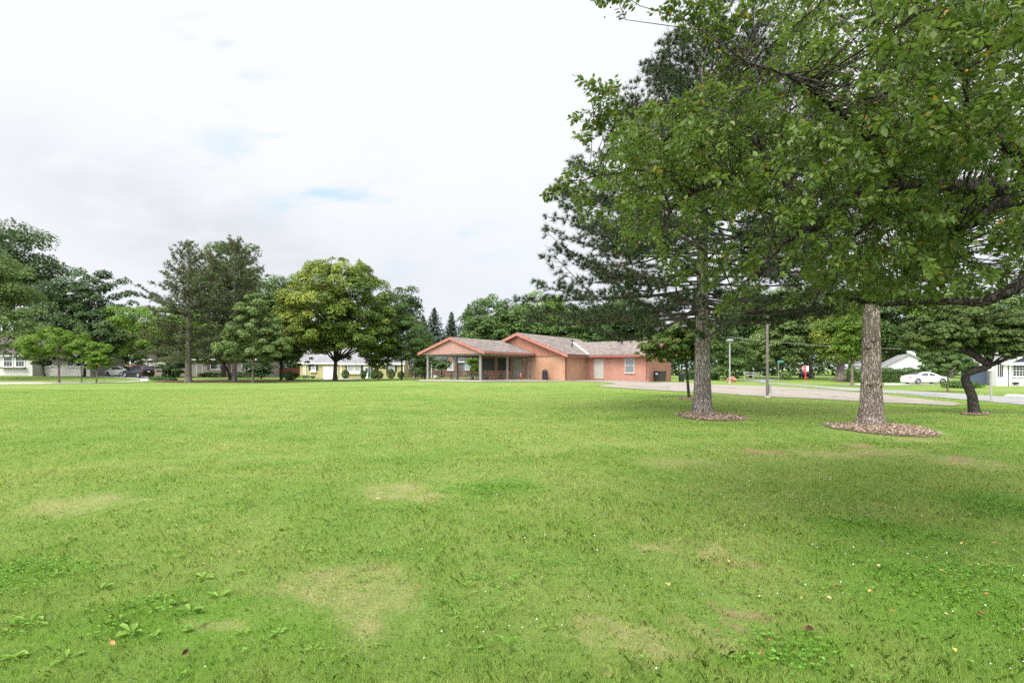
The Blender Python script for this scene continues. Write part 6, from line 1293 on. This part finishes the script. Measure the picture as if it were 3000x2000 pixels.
# ------------------------------------------------------------------ the overhanging crabapple
rc_ = np.random.default_rng(99)
base = np.array([6.6, 5.0, 0.0]); base[2] = g(6.6, 5.0)
CT = thing('crabapple_tree', 'large crabapple with green fruit overhanging the upper right of the lawn', 'tree', tuple(base))
def Q(px, py, Y): return P(px, py, Y) - base
POLY = np.array([(2150, -500), (2185, -60), (2235, 40), (2268, 110), (2245, 175), (2130, 190), (2080, 235), (2010, 290), (1910, 312), (1830, 330), (1785, 350), (1790, 420), (1750, 470), (1715, 520), (1680, 560), (1690, 610), (1720, 660), (1790, 720), (1870, 745), (1950, 775), (2000, 840), (2075, 830), (2095, 870), (2150, 950), (2215, 895), (2290, 915), (2360, 860), (2430, 865), (2500, 925), (2590, 880), (2640, 890), (2740, 915), (2860, 860), (3000, 890), (3300, 930), (3900, 860), (3900, -500)], float)
HOLES = [(2330, 705, 60, 40, .5), (2215, 850, 70, 40, .55), (2440, 850, 75, 50, .6), (2060, 700, 60, 50, .45), (2600, 900, 60, 30, .5), (2820, 870, 70, 40, .6), (2330, 830, 60, 45, .55), (2850, 500, 30, 25, .5), (1950, 700, 60, 30, .4), (2230, 130, 40, 60, .9), (2960, 520, 40, 40, .35), (2680, 820, 60, 36, .4)]
def inside(p, poly):
    x, y = p[:, 0], p[:, 1]; ins = np.zeros(len(p), bool); j = len(poly) - 1
    for i in range(len(poly)):
        xi, yi = poly[i]; xj, yj = poly[j]; ins ^= ((yi > y) != (yj > y)) & (x < (xj - xi) * (y - yi) / (yj - yi + 1e-12) + xi); j = i
    return ins
ELC, ELR = np.array([6.3, 5.4, 4.3]), np.array([6.1, 4.2, 3.3])
def in_crown(w): return (((w - ELC) / ELR) ** 2).sum(-1) < 1
def clusters(n, ylo, yhi, xr=(1600, 3600), yr=(-420, 1010)):
    px = rc_.uniform(*xr, n); py = rc_.uniform(*yr, n)
    k = inside(np.stack([px, py], -1), POLY)
    for (hx_, hy_, rx, ry, s) in HOLES: k &= ~((((px - hx_) / rx) ** 2 + ((py - hy_) / ry) ** 2 < 1) & (rc_.uniform(size=n) < s))
    px, py = px[k], py[k]; Y = rc_.uniform(ylo, yhi, len(px))
    w = np.stack([(px - 1500) / F * Y, Y, CH - (py - HZ) / F * Y], -1)
    return w[in_crown(w) & (w[:, 2] > 1.75)]
# main limbs: photo path, distance, radius
limbs_ = [([(3420, 905, 5.0), (3150, 560, 5.2), (3000, 560, 5.0), (2880, 552, 4.9), (2760, 545, 4.8), (2640, 548, 4.7), (2545, 562, 4.6), (2470, 590, 4.55), (2410, 628, 4.5), (2385, 655, 4.5)], .10, .052),
          ([(2385, 655, 4.5), (2345, 588, 4.55), (2300, 530, 4.7), (2262, 490, 4.8), (2232, 440, 4.9), (2205, 405, 5.0), (2150, 330, 5.2)], .05, .012),
          ([(2262, 490, 4.8), (2200, 503, 4.8), (2150, 515, 4.8), (2090, 545, 4.9), (2040, 560, 5.0), (1980, 600, 5.1), (1930, 690, 5.2)], .034, .006),
          ([(3150, 560, 5.2), (3050, 500, 5.2), (2940, 420, 5.0), (2850, 415, 4.8), (2800, 360, 4.7), (2760, 345, 4.6), (2640, 385, 4.6), (2560, 395, 4.6)], .085, .02),
          ([(2900, 418, 4.9), (2838, 400, 4.8), (2832, 330, 4.7), (2836, 270, 4.6), (2800, 180, 4.5), (2720, 60, 4.4)], .05, .02),
          ([(2760, 345, 4.6), (2725, 290, 4.5), (2700, 240, 4.4), (2600, 130, 4.2)], .03, .008),
          ([(3300, 800, 5.2), (3100, 590, 4.6), (3000, 585, 4.4), (2920, 600, 4.3), (2850, 640, 4.2), (2790, 690, 4.1)], .085, .03),
          ([(3420, 905, 5.0), (3200, 800, 4.6), (3050, 800, 4.3), (2980, 835, 4.2), (2930, 866, 4.2), (2870, 885, 4.2), (2800, 882, 4.3), (2700, 884, 4.4), (2600, 890, 4.6), (2500, 878, 4.8), (2420, 860, 5.0)], .075, .010),
          ([(2520, 565, 4.6), (2440, 620, 5.2), (2330, 640, 5.6), (2190, 600, 6.2), (2050, 480, 6.6), (1900, 420, 6.8)], .035, .006),
          ([(2700, 545, 4.8), (2560, 640, 5.6), (2450, 760, 6.4), (2380, 900, 7.0)], .035, .006), ([(2640, 548, 4.7), (2560, 420, 4.4), (2420, 300, 4.2), (2300, 220, 4.1), (2180, 180, 4.1)], .03, .005),
          ([(3000, 560, 5.0), (2850, 640, 6.0), (2720, 760, 7.2), (2600, 860, 8.0)], .05, .008), ([(2385, 655, 4.5), (2330, 690, 4.3), (2250, 760, 4.3), (2150, 860, 4.4)], .028, .004), ([(2150, 330, 5.2), (2000, 300, 5.4), (1850, 320, 5.5), (1740, 330, 5.5)], .012, .004), ([(2040, 560, 5.0), (1880, 500, 5.2), (1740, 520, 5.3), (1650, 545, 5.4)], .016, .004)]
LP = []; m = MB(); LPr = []
for pth, ra, rb in limbs_:
    pts = [Q(*p) for p in pth]; n = len(pts); fine = []
    for i in range(n - 1):
        p0, p1, p2, p3 = pts[max(i - 1, 0)], pts[i], pts[i + 1], pts[min(i + 2, n - 1)]
        for k in range(6):
            s = k / 6; fine.append(.5 * ((2 * p1) + (-p0 + p2) * s + (2 * p0 - 5 * p1 + 4 * p2 - p3) * s * s + (-p0 + 3 * p1 - 3 * p2 + p3) * s ** 3) + rc_.normal(size=3) * .006)
    fine.append(pts[-1]); rr = .82 * np.linspace(ra, rb, len(fine)) * (1 + .08 * np.sin(np.arange(len(fine)) * 1.7)); m.tube(fine, rr.tolist(), 10); LP += fine[6:]; LPr += rr.tolist()[6:]
for (kx, ky, kY, kr) in ((2385, 655, 4.5, .07), (2850, 640, 4.2, .06), (2800, 360, 4.7, .05), (2262, 490, 4.8, .04)):
    q = Q(kx, ky, kY); m.tube([q + [0, 0, -.06], q, q + [.03, -.03, .07]], [kr * .6, kr, kr * .5], 9)
fk = Q(3420, 905, 5.0); m.tube([(0, 0, -.2), (0, 0, .1), fk * .5 + [.1, 0, 0], fk], [.26, .19, .16, .15], 14)
m.build('trunk', BK['crab'], CT, smooth=True)
LP = np.array(LP)
W = np.concatenate([clusters(6000, 3.6, 8.8), clusters(650, 2.7, 4.2, (2500, 3600), (-420, 420)), clusters(500, 4.2, 7.2, (1600, 2250), (200, 600)), clusters(120, 3.3, 4.2, (2250, 3000), (350, 860)), clusters(950, 4.4, 8.8, (2400, 3060), (330, 930))])
wp_ = np.stack([1500 + F * W[:, 0] / W[:, 1], HZ - F * (W[:, 2] - CH) / W[:, 1]], -1)
den = np.where((wp_[:, 1] > 600) & (wp_[:, 0] < 2450), .70, 1.0) * np.where((wp_[:, 1] > 640) & (wp_[:, 0] >= 2450), .8, 1.0) * np.where(wp_[:, 1] < -40, .22, 1.0) * np.where(wp_[:, 0] > 3060, .45, 1.0)  # unseen top and right of crown thinned to lighten shade on the lawn
den *= np.clip(.88 + .42 * vnoise(wp_[:, 0], wp_[:, 1], .011, 41) , .18, 1.1)
W = W[rc_.uniform(size=len(W)) < den]
# stray sprays against the sky
spr = [(1775, -5, 4.2), (1800, -25, 4.2), (1830, 0, 4.2), (1965, 10, 4.3), (2000, 40, 4.3), (2030, 5, 4.3), (2060, 60, 4.3), (2085, 20, 4.3), (2110, 90, 4.3), (2130, 40, 4.3), (2150, 130, 4.3), (2160, 80, 4.3), (2050, 110, 4.3), (2190, 30, 4.3), (2010, -30, 4.3), (2100, 165, 4.3), (2175, 155, 4.3), (2135, 190, 4.3),
       (1735, 255, 5), (1760, 262, 5), (1790, 285, 5), (1810, 255, 5.0), (1720, 355, 5.1), (1745, 365, 5.1), (1775, 350, 5.1), (1730, 395, 5.1), (1765, 335, 5.1), (1800, 320, 5.1), (1640, 545, 5.4), (1615, 555, 5.4), (1670, 520, 5.4), (1700, 500, 5.4)]
W = np.concatenate([W] + [[P(*s) + rc_.normal(size=3) * .03] for s in spr for _ in range(2)])
print('CLUST', len(W)); Wl = W - base
m = MB(); lc = []; ldir = []; lnor = []; lln = []; ltt = []; fr = []
cen = ELC - base
for c in Wl:
    dd = ((LP - c) ** 2).sum(1); i = np.argmin(dd + rc_.uniform(0, .5, len(dd))); st = LP[i]
    L_ = math.sqrt(dd[i])
    d = norm(norm(c - st) * .6 + norm(c - cen - [0, 0, 0]) * .35 + rc_.normal(size=3) * .45 + np.array([0, 0, -.15])); tl = rc_.uniform(.14, .34)
    a = c - d * tl * .5; e = c + d * tl * .5
    if rc_.uniform() < .2 or L_ < .5:
        mid = st + (a - st) * .5 + rc_.normal(size=3) * .10 * L_ + np.array([0, 0, .05 * L_])
        m.tube([st, mid, a], [min(.011, .003 + .004 * L_), min(.007, .0025 + .002 * L_), .0028], 4, False)
    m.tube([a, c + rc_.normal(size=3) * .012, e], [.0034, .0026, .0016], 3, False)
    k = rc_.integers(26, 42); s = rc_.uniform(0, 1.05, k); tb = rc_.uniform(.05, .7)
    for q in s:
        p = a + (e - a) * q; od = rdir(rc_, 1)[0]; od = norm(od - d * od.dot(d)) + d * .55 + np.array([0, 0, -.30]); od = norm(od)
        ln = rc_.uniform(.030, .064); lc.append(p + od * (ln * .5 + .012)); ldir.append(od); lnor.append(norm(np.array([0, 0, 1.0]) + rc_.normal(size=3) * .55)); lln.append(ln); ltt.append(min(.97, tb * .6 + rc_.uniform(0, .45)) if rc_.uniform() > .012 else rc_.uniform(.975, 1))
    if rc_.uniform() < .22:
        for _ in range(rc_.integers(1, 5)): fr.append(c + rc_.normal(size=3) * .04 + np.array([0, 0, -.04]))
m.build('twigs', BK['crab'], CT)
lc, ldir, lnor, lln, ltt = map(np.array, (lc, ldir, lnor, lln, ltt))
sd_ = norm(np.cross(ldir, lnor)); nn = np.cross(sd_, ldir); wd = (lln * rc_.uniform(.22, .30, len(lln)))[:, None]; l2 = lln[:, None] / 2
curl = rc_.uniform(-.05, .22, (len(lln), 1)) * lln[:, None]
V = np.stack([lc - ldir * l2, lc - ldir * l2 * .25 + sd_ * wd + nn * curl * .5, lc + ldir * l2 * .35 + sd_ * wd * .78 + nn * curl * .4, lc + ldir * l2 - nn * curl, lc + ldir * l2 * .35 - sd_ * wd * .78 + nn * curl * .4, lc - ldir * l2 * .25 - sd_ * wd + nn * curl * .5], 1)
big_mesh('crown', V, 6, LM['crab'], CT, ltt, faces=[(0, 1, 2, 3), (0, 3, 4, 5)])
fr = np.array(fr); phi = []
for k in range(3):
    for j in range(6): th = (.5 + k) / 3 * math.pi; a = j * math.pi / 3; phi.append((math.sin(th) * math.cos(a), math.sin(th) * math.sin(a), math.cos(th)))
phi = np.array(phi); fc = [(k * 6 + j, k * 6 + (j + 1) % 6, (k + 1) * 6 + (j + 1) % 6, (k + 1) * 6 + j) for k in range(2) for j in range(6)] + [tuple(range(6))[::-1], tuple(range(12, 18))]
fo = big_mesh('fruit', fr[:, None, :] + phi[None] * rc_.uniform(.0055, .0085, (len(fr), 1, 1)), 18, leaf_mat('green_crabapple', [(0, (.16, .22, .05)), (.9, (.28, .32, .09)), (.97, (.5, .25, .05)), (1, (.55, .22, .04))], .05, .35), CT, rc_.uniform(0, 1, len(fr)), faces=fc); fo['kind'] = 'stuff'
